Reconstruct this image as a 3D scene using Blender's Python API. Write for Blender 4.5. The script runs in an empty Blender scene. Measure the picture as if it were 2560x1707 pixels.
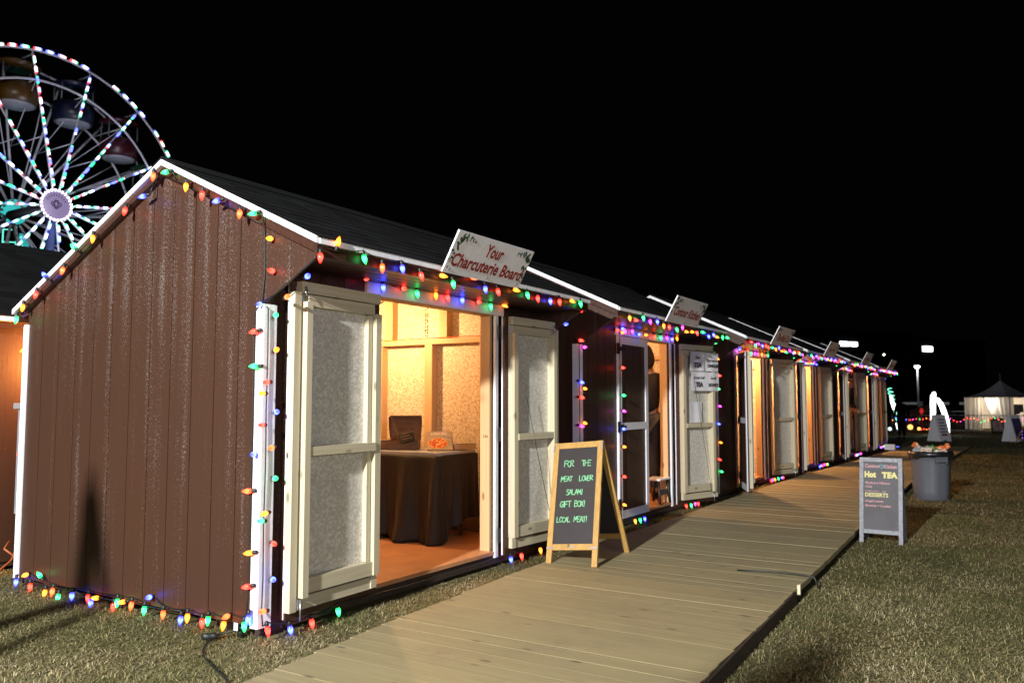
import bpy, bmesh, math, random
import numpy as np
from mathutils import Vector, Matrix, Quaternion
R = math.radians
SC = bpy.context.scene
COL = SC.collection
random.seed(7)

# ------------------------------------------------------------------ camera
cam_d = bpy.data.cameras.new("camera")
cam_d.sensor_width = 36.0
cam_d.lens = 29.07
cam_d.clip_start = 0.05
cam_d.clip_end = 2000
cam_d.dof.use_dof = True
cam_d.dof.focus_distance = 5.6
cam_d.dof.aperture_fstop = 3.2
cam = bpy.data.objects.new("camera", cam_d)
COL.objects.link(cam)
YAW, PITCH = 0.5601, 0.0728
cam.location = (-3.1514, -3.5908, 1.2546)
fw = Vector((math.cos(YAW) * math.cos(PITCH), math.sin(YAW) * math.cos(PITCH), math.sin(PITCH)))
cam.rotation_euler = fw.to_track_quat('-Z', 'Y').to_euler()
SC.camera = cam

# ------------------------------------------------------------------ night sky
world = bpy.data.worlds.new("World")
SC.world = world
world.use_nodes = True
bg = world.node_tree.nodes["Background"]
bg.inputs[0].default_value = (0.75, 0.82, 1.0, 1)
bg.inputs[1].default_value = 0.0007

# ------------------------------------------------------------------ the fairground floodlight behind the camera
fl = bpy.data.lights.new("floodlight", 'POINT')
fl.energy = 13500
fl.color = (1.0, 0.985, 0.945)
fl.shadow_soft_size = 0.17
flo = bpy.data.objects.new("floodlight", fl)
flo.location = (-10.0, -2.3, 4.65)
COL.objects.link(flo)
# the weaker lights of the open field on the right, low and far from the row
f2 = bpy.data.lights.new("field_light", 'POINT')
f2.energy = 1200
f2.color = (0.97, 0.96, 1.0)
f2.shadow_soft_size = 0.9
f2o = bpy.data.objects.new("field_light", f2)
f2o.location = (-5.0, -9.0, 2.7)
COL.objects.link(f2o)

SC.view_settings.view_transform = 'Standard'
SC.view_settings.look = 'None'
SC.view_settings.exposure = 0
SC.view_settings.gamma = 1
SC.render.engine = 'CYCLES'
SC.cycles.use_denoising = True
SC.cycles.max_bounces = 7
SC.cycles.diffuse_bounces = 4
SC.cycles.glossy_bounces = 3
SC.cycles.transmission_bounces = 3
SC.cycles.caustics_reflective = False
SC.cycles.caustics_refractive = False
SC.cycles.sample_clamp_indirect = 4.0
SC.cycles.use_light_tree = True

# ------------------------------------------------------------------ materials
def mat(name):
    m = bpy.data.materials.new(name)
    m.use_nodes = True
    nt = m.node_tree
    b = nt.nodes["Principled BSDF"]
    return m, nt, b

def N(nt, t, **kw):
    n = nt.nodes.new(t)
    for k, v in kw.items():
        setattr(n, k, v)
    return n

def L(nt, a, b):
    nt.links.new(a, b)

def plain(name, col, rough=0.6, metal=0.0, spec=0.5, var=0.0, vscale=8.0):
    m, nt, b = mat(name)
    b.inputs['Roughness'].default_value = rough
    b.inputs['Metallic'].default_value = metal
    b.inputs['Specular IOR Level'].default_value = spec
    if var > 0:
        tc = N(nt, 'ShaderNodeTexCoord')
        no = N(nt, 'ShaderNodeTexNoise')
        no.inputs['Scale'].default_value = vscale
        no.inputs['Detail'].default_value = 5
        L(nt, tc.outputs['Object'], no.inputs['Vector'])
        rp = N(nt, 'ShaderNodeValToRGB')
        rp.color_ramp.elements[0].position = 0.3
        rp.color_ramp.elements[1].position = 0.72
        rp.color_ramp.elements[0].color = tuple(c * (1 - var) for c in col) + (1,)
        rp.color_ramp.elements[1].color = tuple(min(1, c * (1 + var)) for c in col) + (1,)
        L(nt, no.outputs['Fac'], rp.inputs['Fac'])
        L(nt, rp.outputs['Color'], b.inputs['Base Color'])
        bp = N(nt, 'ShaderNodeBump')
        bp.inputs['Strength'].default_value = 0.15
        bp.inputs['Distance'].default_value = 0.01
        L(nt, no.outputs['Fac'], bp.inputs['Height'])
        L(nt, bp.outputs['Normal'], b.inputs['Normal'])
    else:
        b.inputs['Base Color'].default_value = tuple(col) + (1,)
    return m

def glow(name, col, strength, sample=True):
    m, nt, b = mat(name)
    b.inputs['Base Color'].default_value = tuple(min(0.8, c) for c in col) + (1,)
    b.inputs['Emission Color'].default_value = tuple(col) + (1,)
    b.inputs['Emission Strength'].default_value = strength
    b.inputs['Roughness'].default_value = 0.3
    if not sample:
        m.cycles.emission_sampling = 'NONE'
    return m

def scaled(nt, src, sx, sy, sz):
    mp = N(nt, 'ShaderNodeMapping')
    mp.inputs['Scale'].default_value = (sx, sy, sz)
    L(nt, src, mp.inputs['Vector'])
    return mp.outputs['Vector']

def noise(nt, vec, scale, detail=4, rough=0.55):
    n = N(nt, 'ShaderNodeTexNoise')
    n.inputs['Scale'].default_value = scale
    n.inputs['Detail'].default_value = detail
    n.inputs['Roughness'].default_value = rough
    L(nt, vec, n.inputs['Vector'])
    return n.outputs['Fac']

def ramp(nt, fac, stops):
    r = N(nt, 'ShaderNodeValToRGB')
    e = r.color_ramp.elements
    while len(e) < len(stops):
        e.new(0.5)
    for i, (p, c) in enumerate(stops):
        e[i].position = p
        e[i].color = (tuple(c) + (1,)) if len(c) == 3 else c
    L(nt, fac, r.inputs['Fac'])
    return r.outputs['Color']

def mathn(nt, op, a, b=None, clamp=False):
    m = N(nt, 'ShaderNodeMath', operation=op, use_clamp=clamp)
    for i, v in enumerate((a, b)):
        if v is None:
            continue
        if isinstance(v, (int, float)):
            m.inputs[i].default_value = v
        else:
            L(nt, v, m.inputs[i])
    return m.outputs[0]

def mix(nt, fac, a, b):
    m = N(nt, 'ShaderNodeMix', data_type='RGBA')
    for sock, v in ((m.inputs[0], fac), (m.inputs[6], a), (m.inputs[7], b)):
        if isinstance(v, (int, float)):
            sock.default_value = v
        elif isinstance(v, tuple):
            sock.default_value = v + (1,) if len(v) == 3 else v
        else:
            L(nt, v, sock)
    return m.outputs[2]

def bump(nt, b, h, strength=0.3, dist=0.004):
    bp = N(nt, 'ShaderNodeBump')
    bp.inputs['Strength'].default_value = strength
    bp.inputs['Distance'].default_value = dist
    L(nt, h, bp.inputs['Height'])
    L(nt, bp.outputs['Normal'], b.inputs['Normal'])

M = {}

def make_siding():
    m, nt, b = mat('brown_siding')
    tc = N(nt, 'ShaderNodeTexCoord').outputs['Object']
    sep = N(nt, 'ShaderNodeSeparateXYZ')
    L(nt, tc, sep.inputs[0])
    h = mathn(nt, 'ADD', sep.outputs[0], sep.outputs[1])
    cmb = N(nt, 'ShaderNodeCombineXYZ')
    L(nt, h, cmb.inputs[0])
    L(nt, sep.outputs[2], cmb.inputs[2])
    v = cmb.outputs[0]
    grain = noise(nt, scaled(nt, v, 70, 1, 3.0), 1.0, 6)
    patch = noise(nt, scaled(nt, v, 1.6, 1, 0.7), 1.0, 3)
    col = mix(nt, patch, (0.046, 0.0225, 0.0142), (0.062, 0.0258, 0.0125))
    col = mix(nt, mathn(nt, 'MULTIPLY', grain, 0.45), col, (0.028, 0.0125, 0.010))
    speck = noise(nt, scaled(nt, v, 210, 1, 62), 1.0, 2, 0.7)
    streak = noise(nt, scaled(nt, v, 13, 1, 0.45), 1.0, 4, 0.6)
    sh = noise(nt, scaled(nt, v, 1.2, 1, 1.3), 1.0, 2)
    thr = mathn(nt, 'ADD', mathn(nt, 'MULTIPLY', streak, 0.62), mathn(nt, 'MULTIPLY', sh, 0.22))
    s = mathn(nt, 'ADD', mathn(nt, 'SUBTRACT', speck, 1.058), thr)
    # worn flecks thin out towards the foot of the wall
    zz = mathn(nt, 'MULTIPLY', mathn(nt, 'SUBTRACT', sep.outputs[2], 1.35), 0.045)
    s = mathn(nt, 'ADD', s, zz)
    s = mathn(nt, 'MULTIPLY', s, 26.0, True)
    col = mix(nt, mathn(nt, 'MULTIPLY', s, 0.42), col, (0.27, 0.245, 0.235))
    L(nt, col, b.inputs['Base Color'])
    b.inputs['Roughness'].default_value = 0.47
    b.inputs['Specular IOR Level'].default_value = 0.4
    bump(nt, b, grain, 0.35, 0.004)
    return m
M['siding'] = make_siding()

def make_pine(name, light, dark, along='z', knots=True, rough=0.55):
    m, nt, b = mat(name)
    tc = N(nt, 'ShaderNodeTexCoord').outputs['Object']
    ri = N(nt, 'ShaderNodeNewGeometry').outputs['Random Per Island']
    off = N(nt, 'ShaderNodeVectorMath', operation='ADD')
    L(nt, tc, off.inputs[0])
    cb = N(nt, 'ShaderNodeCombineXYZ')
    k = mathn(nt, 'MULTIPLY', ri, 17.0)
    for i in range(3):
        L(nt, k, cb.inputs[i])
    L(nt, cb.outputs[0], off.inputs[1])
    v = off.outputs[0]
    s = {'x': (1.2, 45, 45), 'y': (45, 1.2, 45), 'z': (45, 45, 1.2)}[along]
    g = noise(nt, scaled(nt, v, *s), 1.0, 5, 0.6)
    s2 = {'x': (.5, 7, 7), 'y': (7, .5, 7), 'z': (7, 7, .5)}[along]
    g2 = noise(nt, scaled(nt, v, *s2), 1.0, 3)
    col = mix(nt, ramp(nt, g, [(0.35, (0, 0, 0)), (0.7, (1, 1, 1))]), dark, light)
    tone = tuple(c * 0.72 for c in light)
    col = mix(nt, mathn(nt, 'MULTIPLY', g2, 0.6), col, tone)
    col = mix(nt, mathn(nt, 'MULTIPLY', ri, 0.35), col, tuple(c * 0.6 for c in light))
    if knots:
        vo = N(nt, 'ShaderNodeTexVoronoi')
        vo.inputs['Scale'].default_value = 1.0
        s3 = {'x': (3.5, 9, 9), 'y': (9, 3.5, 9), 'z': (9, 9, 3.5)}[along]
        L(nt, scaled(nt, v, *s3), vo.inputs['Vector'])
        kn = ramp(nt, vo.outputs['Distance'], [(0.07, (1, 1, 1)), (0.15, (0, 0, 0))])
        col = mix(nt, mathn(nt, 'MULTIPLY', kn, 0.75), col, tuple(c * 0.22 for c in dark))
    L(nt, col, b.inputs['Base Color'])
    b.inputs['Roughness'].default_value = rough
    bump(nt, b, g, 0.25, 0.002)
    return m
M['pine'] = make_pine('pale_pine', (0.66, 0.60, 0.44), (0.50, 0.435, 0.285), 'z')
M['pine_x'] = make_pine('pale_pine_rail', (0.64, 0.58, 0.42), (0.48, 0.42, 0.275), 'x')
M['pine_y'] = make_pine('pale_pine_plate', (0.62, 0.52, 0.32), (0.46, 0.37, 0.20), 'y')
def stain(m):
    nt = m.node_tree; b = nt.nodes['Principled BSDF']
    src = b.inputs['Base Color'].links[0].from_socket
    tc = N(nt, 'ShaderNodeTexCoord').outputs['Object']
    n1 = noise(nt, tc, 1.7, 6, 0.65); n2 = noise(nt, tc, 9, 4, 0.7)
    f = mathn(nt, 'MULTIPLY', ramp(nt, n1, [(0.46, (0, 0, 0)), (0.68, (1, 1, 1))]), ramp(nt, n2, [(0.35, (0, 0, 0)), (0.7, (1, 1, 1))]))
    L(nt, mix(nt, mathn(nt, 'MULTIPLY', f, 0.55), src, (0.165, 0.135, 0.09)), b.inputs['Base Color'])
M['deck'] = make_pine('deck_board', (0.365, 0.312, 0.170), (0.255, 0.213, 0.112), 'y', True, 0.62)
stain(M['deck'])
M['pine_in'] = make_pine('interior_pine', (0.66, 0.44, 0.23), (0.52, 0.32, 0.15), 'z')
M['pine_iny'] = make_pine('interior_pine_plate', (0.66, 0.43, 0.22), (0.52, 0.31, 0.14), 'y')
M['honey'] = make_pine('honey_pine', (0.50, 0.31, 0.085), (0.33, 0.18, 0.045), 'z')

def make_flake(name, base, light, dark, metal, rough):
    m, nt, b = mat(name)
    tc = N(nt, 'ShaderNodeTexCoord').outputs['Object']
    vo = N(nt, 'ShaderNodeTexVoronoi')
    vo.inputs['Scale'].default_value = 75
    vo.inputs['Randomness'].default_value = 1.0
    L(nt, tc, vo.inputs['Vector'])
    sp = N(nt, 'ShaderNodeSeparateColor')
    L(nt, vo.outputs['Color'], sp.inputs[0])
    n1 = noise(nt, tc, 55, 6, 0.7)
    n2 = noise(nt, tc, 3.5, 3)
    f = mathn(nt, 'ADD', mathn(nt, 'MULTIPLY', sp.outputs[0], 0.55), mathn(nt, 'MULTIPLY', n1, 0.45))
    col = ramp(nt, f, [(0.22, dark), (0.5, base), (0.8, light)])
    col = mix(nt, mathn(nt, 'MULTIPLY', n2, 0.45), col, tuple(c * 0.68 for c in base))
    L(nt, col, b.inputs['Base Color'])
    b.inputs['Metallic'].default_value = metal
    r = mathn(nt, 'ADD', mathn(nt, 'MULTIPLY', sp.outputs[1], 0.28), rough)
    L(nt, r, b.inputs['Roughness'])
    # each flake lies at a slightly different tilt
    bump(nt, b, f, 0.45, 0.004)
    return m
M['foil'] = make_flake('foil_faced_board', (0.62, 0.60, 0.54), (0.82, 0.80, 0.74), (0.51, 0.49, 0.44), 0.15, 0.34)
M['osb'] = make_flake('strand_board', (0.58, 0.47, 0.36), (0.78, 0.69, 0.56), (0.38, 0.28, 0.18), 0.0, 0.33)

def make_shingle():
    m, nt, b = mat('asphalt_shingle')
    tc = N(nt, 'ShaderNodeTexCoord').outputs['Object']
    ri = N(nt, 'ShaderNodeNewGeometry').outputs['Random Per Island']
    g = noise(nt, tc, 160, 3, 0.7)
    col = mix(nt, ri, (0.0028, 0.0030, 0.0036), (0.0150, 0.0165, 0.0190))
    col = mix(nt, g, col, (0.0065, 0.007, 0.008))
    L(nt, col, b.inputs['Base Color'])
    b.inputs['Roughness'].default_value = 0.9
    b.inputs['Specular IOR Level'].default_value = 0.12
    bump(nt, b, g, 0.5, 0.004)
    return m
M['shingle'] = make_shingle()
M['white'] = plain('white_trim_paint', (0.78, 0.79, 0.84), 0.42, var=0.05, vscale=30)
M['brown'] = plain('brown_gloss_paint', (0.050, 0.021, 0.014), 0.36, var=0.2, vscale=40)
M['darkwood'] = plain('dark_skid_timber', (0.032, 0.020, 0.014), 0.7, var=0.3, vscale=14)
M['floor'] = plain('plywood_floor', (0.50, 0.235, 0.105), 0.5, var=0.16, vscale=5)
M['black'] = plain('black_iron', (0.010, 0.010, 0.011), 0.45)
M['wire'] = plain('green_black_wire', (0.008, 0.012, 0.010), 0.5)
M['metal'] = plain('zinc_metal', (0.62, 0.62, 0.64), 0.3, 0.9)
M['steel'] = plain('painted_steel_white', (0.30, 0.32, 0.36), 0.5)
M['steel_dim'] = plain('galvanised_steel', (0.16, 0.17, 0.20), 0.5)

# ------------------------------------------------------------------ mesh helpers
class MB:
    def __init__(s):
        s.v = []; s.f = []; s.mi = []; s.sm = []; s.g = []
    def add(s, vs, fs, mi=0, T=None, smooth=False):
        o = len(s.v)
        s.g.append((o, len(s.f), len(vs), len(fs)))
        s.v += [tuple(T(*p)) if T else tuple(p) for p in vs]
        s.f += [tuple(i + o for i in f) for f in fs]
        s.mi += [mi] * len(fs)
        s.sm += [smooth] * len(fs)
    def box(s, x0, x1, y0, y1, z0, z1, mi=0, T=None):
        vs = [(x, y, z) for x in (x0, x1) for y in (y0, y1) for z in (z0, z1)]
        fs = [(0, 1, 3, 2), (4, 6, 7, 5), (0, 4, 5, 1), (2, 3, 7, 6), (0, 2, 6, 4), (1, 5, 7, 3)]
        s.add(vs, fs, mi, T)
    def prism(s, poly, d0, d1, T, mi=0):
        """poly of (a,b); T(a,b,d) gives the point"""
        n = len(poly)
        vs = [T(a, b, d0) for a, b in poly] + [T(a, b, d1) for a, b in poly]
        fs = [tuple(range(n))[::-1], tuple(range(n, 2 * n))]
        fs += [(i, (i + 1) % n, n + (i + 1) % n, n + i) for i in range(n)]
        s.add(vs, fs, mi)
    def tube(s, pts, r, n=6, mi=0, closed=False, smooth=True, caps=True):
        pts = [Vector(p) for p in pts]
        rr = r if isinstance(r, (list, tuple)) else [r] * len(pts)
        m = len(pts); rings = []; up = None
        for i, p in enumerate(pts):
            a = pts[(i - 1) % m] if (closed or i > 0) else p
            b = pts[(i + 1) % m] if (closed or i < m - 1) else p
            t = (b - a)
            t = t.normalized() if t.length > 1e-9 else Vector((0, 0, 1))
            if up is None:
                up = t.orthogonal().normalized()
            up = (up - t * up.dot(t))
            up = up.normalized() if up.length > 1e-6 else t.orthogonal().normalized()
            q = t.cross(up)
            rings.append([p + (up * math.cos(k * 2 * math.pi / n) + q * math.sin(k * 2 * math.pi / n)) * rr[i] for k in range(n)])
        vs = [v for ring in rings for v in ring]
        fs = []
        for i in range(m if closed else m - 1):
            j = (i + 1) % m
            for k in range(n):
                k2 = (k + 1) % n
                fs.append((i * n + k, i * n + k2, j * n + k2, j * n + k))
        if caps and not closed:
            fs.append(tuple(range(n))[::-1]); fs.append(tuple((m - 1) * n + k for k in range(n)))
        s.add(vs, fs, mi, None, smooth)
    def lathe(s, prof, n=12, mi=0, T=None, smooth=True):
        """prof of (r,z) about the z axis"""
        vs = []; fs = []
        for r, z in prof:
            for k in range(n):
                a = 2 * math.pi * k / n
                vs.append((r * math.cos(a), r * math.sin(a), z))
        for i in range(len(prof) - 1):
            for k in range(n):
                k2 = (k + 1) % n
                fs.append((i * n + k, i * n + k2, (i + 1) * n + k2, (i + 1) * n + k))
        fs.append(tuple(range(n))[::-1]); fs.append(tuple((len(prof) - 1) * n + k for k in range(n)))
        s.add(vs, fs, mi, T, smooth)
    def mesh(s, name, mats):
        me = bpy.data.meshes.new(name)
        me.from_pydata(s.v, [], s.f)
        for m in (mats if isinstance(mats, (list, tuple)) else [mats]):
            me.materials.append(m)
        me.polygons.foreach_set('material_index', s.mi)
        me.polygons.foreach_set('use_smooth', s.sm)
        bm = bmesh.new(); bm.from_mesh(me)
        bmesh.ops.recalc_face_normals(bm, faces=bm.faces)
        bm.to_mesh(me); bm.free()
        me.update()
        return me
    def pieces(s):
        out = []
        for vo, fo, nv, nf in s.g:
            m = MB(); m.v = s.v[vo:vo + nv]; m.f = [tuple(i - vo for i in f) for f in s.f[fo:fo + nf]]
            m.mi = s.mi[fo:fo + nf]; m.sm = s.sm[fo:fo + nf]
            out.append(m)
        return out
    def build_each(s, name, mats, parent=None, bevel=0.0):
        return [m.build(name, mats, parent, bevel=bevel) for m in s.pieces()]
    def build(s, name, mats, parent=None, loc=None, bevel=0.0):
        o = bpy.data.objects.new(name, s.mesh(name, mats))
        COL.objects.link(o)
        if parent is not None:
            o.parent = parent
        if loc is not None:
            o.location = loc
        if bevel > 0:
            md = o.modifiers.new('bevel', 'BEVEL')
            md.width = bevel; md.segments = 2; md.limit_method = 'ANGLE'
        return o

def tag(o, label, cat, group=None, kind=None):
    if label: o['label'] = label
    if cat: o['category'] = cat
    if group: o['group'] = group
    if kind: o['kind'] = kind
    return o

def thing(name, label, cat, loc=(0, 0, 0), rotz=0.0, group=None):
    o = bpy.data.objects.new(name, None)
    o.empty_display_size = 0.1
    o.location = loc
    o.rotation_euler = (0, 0, rotz)
    COL.objects.link(o)
    return tag(o, label, cat, group)

def structure(name, mb, mats):
    o = mb.build(name, mats)
    o['kind'] = 'structure'
    return o

def text_geo(body, size, shear=0.0, extrude=0.0006, align='CENTER', bold=0.0, xs=1.0):
    c = bpy.data.curves.new('lettering', 'FONT')
    c.body = body; c.size = size; c.shear = shear; c.extrude = extrude
    c.align_x = align; c.align_y = 'CENTER'; c.offset = bold; c.resolution_u = 2
    o = bpy.data.objects.new('lettering', c)
    me = o.to_mesh()
    vs = [(v.co.x * xs, v.co.y, v.co.z) for v in me.vertices]
    fs = [tuple(p.vertices) for p in me.polygons]
    o.to_mesh_clear()
    bpy.data.objects.remove(o); bpy.data.curves.remove(c)
    return vs, fs

def write(mb, body, size, T, mi=0, **kw):
    """lettering in the (u, w) plane of T(u, w, d)"""
    vs, fs = text_geo(body, size, **kw)
    mb.add(vs, fs, mi, T)

def frame(o, U, W, Nn):
    o, U, W, Nn = Vector(o), Vector(U).normalized(), Vector(W).normalized(), Vector(Nn).normalized()
    return lambda u, w, d: o + U * u + W * w + Nn * d

def ground_z(x):
    return -0.03 if x < 11 else -0.03 - 0.0105 * (x - 11)
# ------------------------------------------------------------------ ground
def build_ground():
    mb = MB()
    xs = [-60, -20, -6, 0, 4, 8, 11, 20, 30, 40, 60, 90, 140, 260, 600]
    ys = [-500, -160, -60, -20, -8, -4, -2, 0, 3, 8, 20, 60, 160, 500]
    vs = []
    for x in xs:
        for y in ys:
            vs.append((x, y, ground_z(x) if x < 140 else ground_z(140)))
    fs = []
    ny = len(ys)
    for i in range(len(xs) - 1):
        for j in range(ny - 1):
            fs.append((i * ny + j, (i + 1) * ny + j, (i + 1) * ny + j + 1, i * ny + j + 1))
    mb.add(vs, fs)
    m, nt, b = mat('turf_soil')
    tc = N(nt, 'ShaderNodeTexCoord').outputs['Object']
    n1 = noise(nt, tc, 1.1, 5)
    n2 = noise(nt, tc, 60, 5, 0.7)
    c = mix(nt, ramp(nt, n1, [(0.35, (0, 0, 0)), (0.65, (1, 1, 1))]), (0.092, 0.090, 0.036), (0.145, 0.116, 0.058))
    c = mix(nt, mathn(nt, 'MULTIPLY', n2, 0.7), c, (0.060, 0.054, 0.024))
    L(nt, c, b.inputs['Base Color'])
    b.inputs['Roughness'].default_value = 0.95
    b.inputs['Specular IOR Level'].default_value = 0.1
    bump(nt, b, n2, 0.8, 0.03)
    structure('ground', mb, m)
build_ground()

# boardwalk edges fitted from the place: (x, y)
LEFT = [(-1.6, -0.74), (-0.67, -0.67), (-0.27, -0.62), (0.29, -0.547), (0.9, -0.512), (1.74, -0.466), (2.9, -0.41), (4.56, -0.39), (8.0, -0.34), (30, -0.30)]
RIGHT = [(-1.6, -2.39), (0.37, -2.335), (1.04, -2.305), (2.47, -2.25), (5.18, -2.15), (10.8, -2.0), (18, -1.95), (30, -1.90)]
def interp(tab, x):
    for (x0, y0), (x1, y1) in zip(tab, tab[1:]):
        if x <= x1:
            t = max(0, (x - x0) / (x1 - x0))
            return y0 + (y1 - y0) * t
    return tab[-1][1]
def build_boardwalk():
    rnd = random.Random(3)
    mb = MB(); eb = MB()
    x = -1.3; k = 0; jog = 0.0
    while x < 25.5:
        w = 0.139
        if k % 9 == 0:
            jog = rnd.uniform(-0.015, 0.012)
        yl = interp(LEFT, x) + rnd.uniform(-0.004, 0.004) - jog
        yr = interp(RIGHT, x) + rnd.uniform(-0.004, 0.004) + jog * 0.4
        dz = rnd.uniform(-0.0007, 0.0007) + (0.0016 if rnd.random() < .15 else 0) + (ground_z(x) + 0.03)
        tl = rnd.uniform(-0.0007, 0.0007)
        a, c = x + 0.0009, x + w - 0.0009
        vs = [(a, yr, 0.05 + dz), (c, yr, 0.05 + dz + tl), (c, yl, 0.05 + dz + tl), (a, yl, 0.05 + dz)]
        lo = [(p[0], p[1], p[2] - 0.034) for p in vs]
        mb.add(vs + lo, [(0, 1, 2, 3), (4, 7, 6, 5), (0, 4, 5, 1), (1, 5, 6, 2), (2, 6, 7, 3), (3, 7, 4, 0)])
        if x < 12:
            for f in (0.03, 0.34, 0.66, 0.97):
                for xx in (a + .035, c - .035):
                    yy = yr + (yl - yr) * f + rnd.uniform(-.004, .004); r = 0.0042; zz = 0.05 + dz + max(0, tl) + .0006
                    mb.add([(xx + r * math.cos(q * 1.047), yy + r * math.sin(q * 1.047), zz) for q in range(6)], [tuple(range(6))], 1)
        x += w; k += 1
    o = structure('boardwalk', mb, [M['deck'], M['steel_dim']])
    # bearers below the boards
    segs = [(-1.3, 1.35), (1.36, 3.5), (3.51, 6.0), (6.01, 9.0), (9.01, 13), (13.01, 18), (18.01, 25.4)]
    for i, (a, c) in enumerate(segs):
        for tab, s in ((LEFT, -1), (RIGHT, 1)):
            for off in (0.03, 0.45):
                y0, y1 = interp(tab, a) + s * off, interp(tab, c) + s * off
                za, zc = ground_z(a), ground_z(c)
                t = 0.034
                vs = [(a, y0, za - .02), (c, y1, zc - .02), (c, y1 + s * t, zc - .02), (a, y0 + s * t, za - .02),
                      (a, y0, za + .045), (c, y1, zc + .045), (c, y1 + s * t, zc + .045), (a, y0 + s * t, za + .045)]
                eb.add(vs, [(0, 3, 2, 1), (4, 5, 6, 7), (0, 1, 5, 4), (1, 2, 6, 5), (2, 3, 7, 6), (3, 0, 4, 7)])
    # the loose edging board along the grass side
    pts = [(x, interp(RIGHT, x) - 0.022) for x in (-1.3, 0.4, 1.3, 2.35)]
    for (a, ya), (c, yc) in zip(pts, pts[1:]):
        vs = [(a, ya, -.05), (c, yc, -.05), (c, yc + .016, -.05), (a, ya + .016, -.05), (a, ya, .043), (c, yc, .052), (c, yc + .016, .052), (a, ya + .016, .043)]
        eb.add(vs, [(0, 3, 2, 1), (4, 5, 6, 7), (0, 1, 5, 4), (1, 2, 6, 5), (2, 3, 7, 6), (3, 0, 4, 7)])
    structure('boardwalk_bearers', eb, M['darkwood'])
build_boardwalk()

# ------------------------------------------------------------------ huts
APEX, FE, BE = (0.89, 2.74), (-0.45, 2.12), (2.56, 1.91)
HL = 3.05          # hut length
HX = [0.0, 3.74, 7.70, 11.21, 15.0, 18.77]   # where each hut of the row begins
def zr(y):
    if y <= APEX[0]:
        return FE[1] + (y - FE[0]) * (APEX[1] - FE[1]) / (APEX[0] - FE[0])
    return APEX[1] + (y - APEX[0]) * (BE[1] - APEX[1]) / (BE[0] - APEX[0])
GROOVE = 0.2033
def end_strips(mb, y0, y1, lo, x0, x1, step=GROOVE, anchor=2.44):
    ys = []
    y = anchor
    while y > y0 + 1e-6:
        ys.append((max(y0, y - step), y)); y -= step
    for a, c in ys:
        if a >= y1: continue
        c = min(c, y1)
        a2, c2 = a + 0.0035, c - 0.0035
        top = [(c2, zr(c2) - 0.045)]
        if a2 < APEX[0] < c2: top.append((APEX[0], APEX[1] - 0.045))
        top.append((a2, zr(a2) - 0.045))
        poly = [(a2, lo(a2)), (c2, lo(c2))] + top
        mb.prism(poly, x0, x1, lambda a, b, d: (d, a, b))
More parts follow.
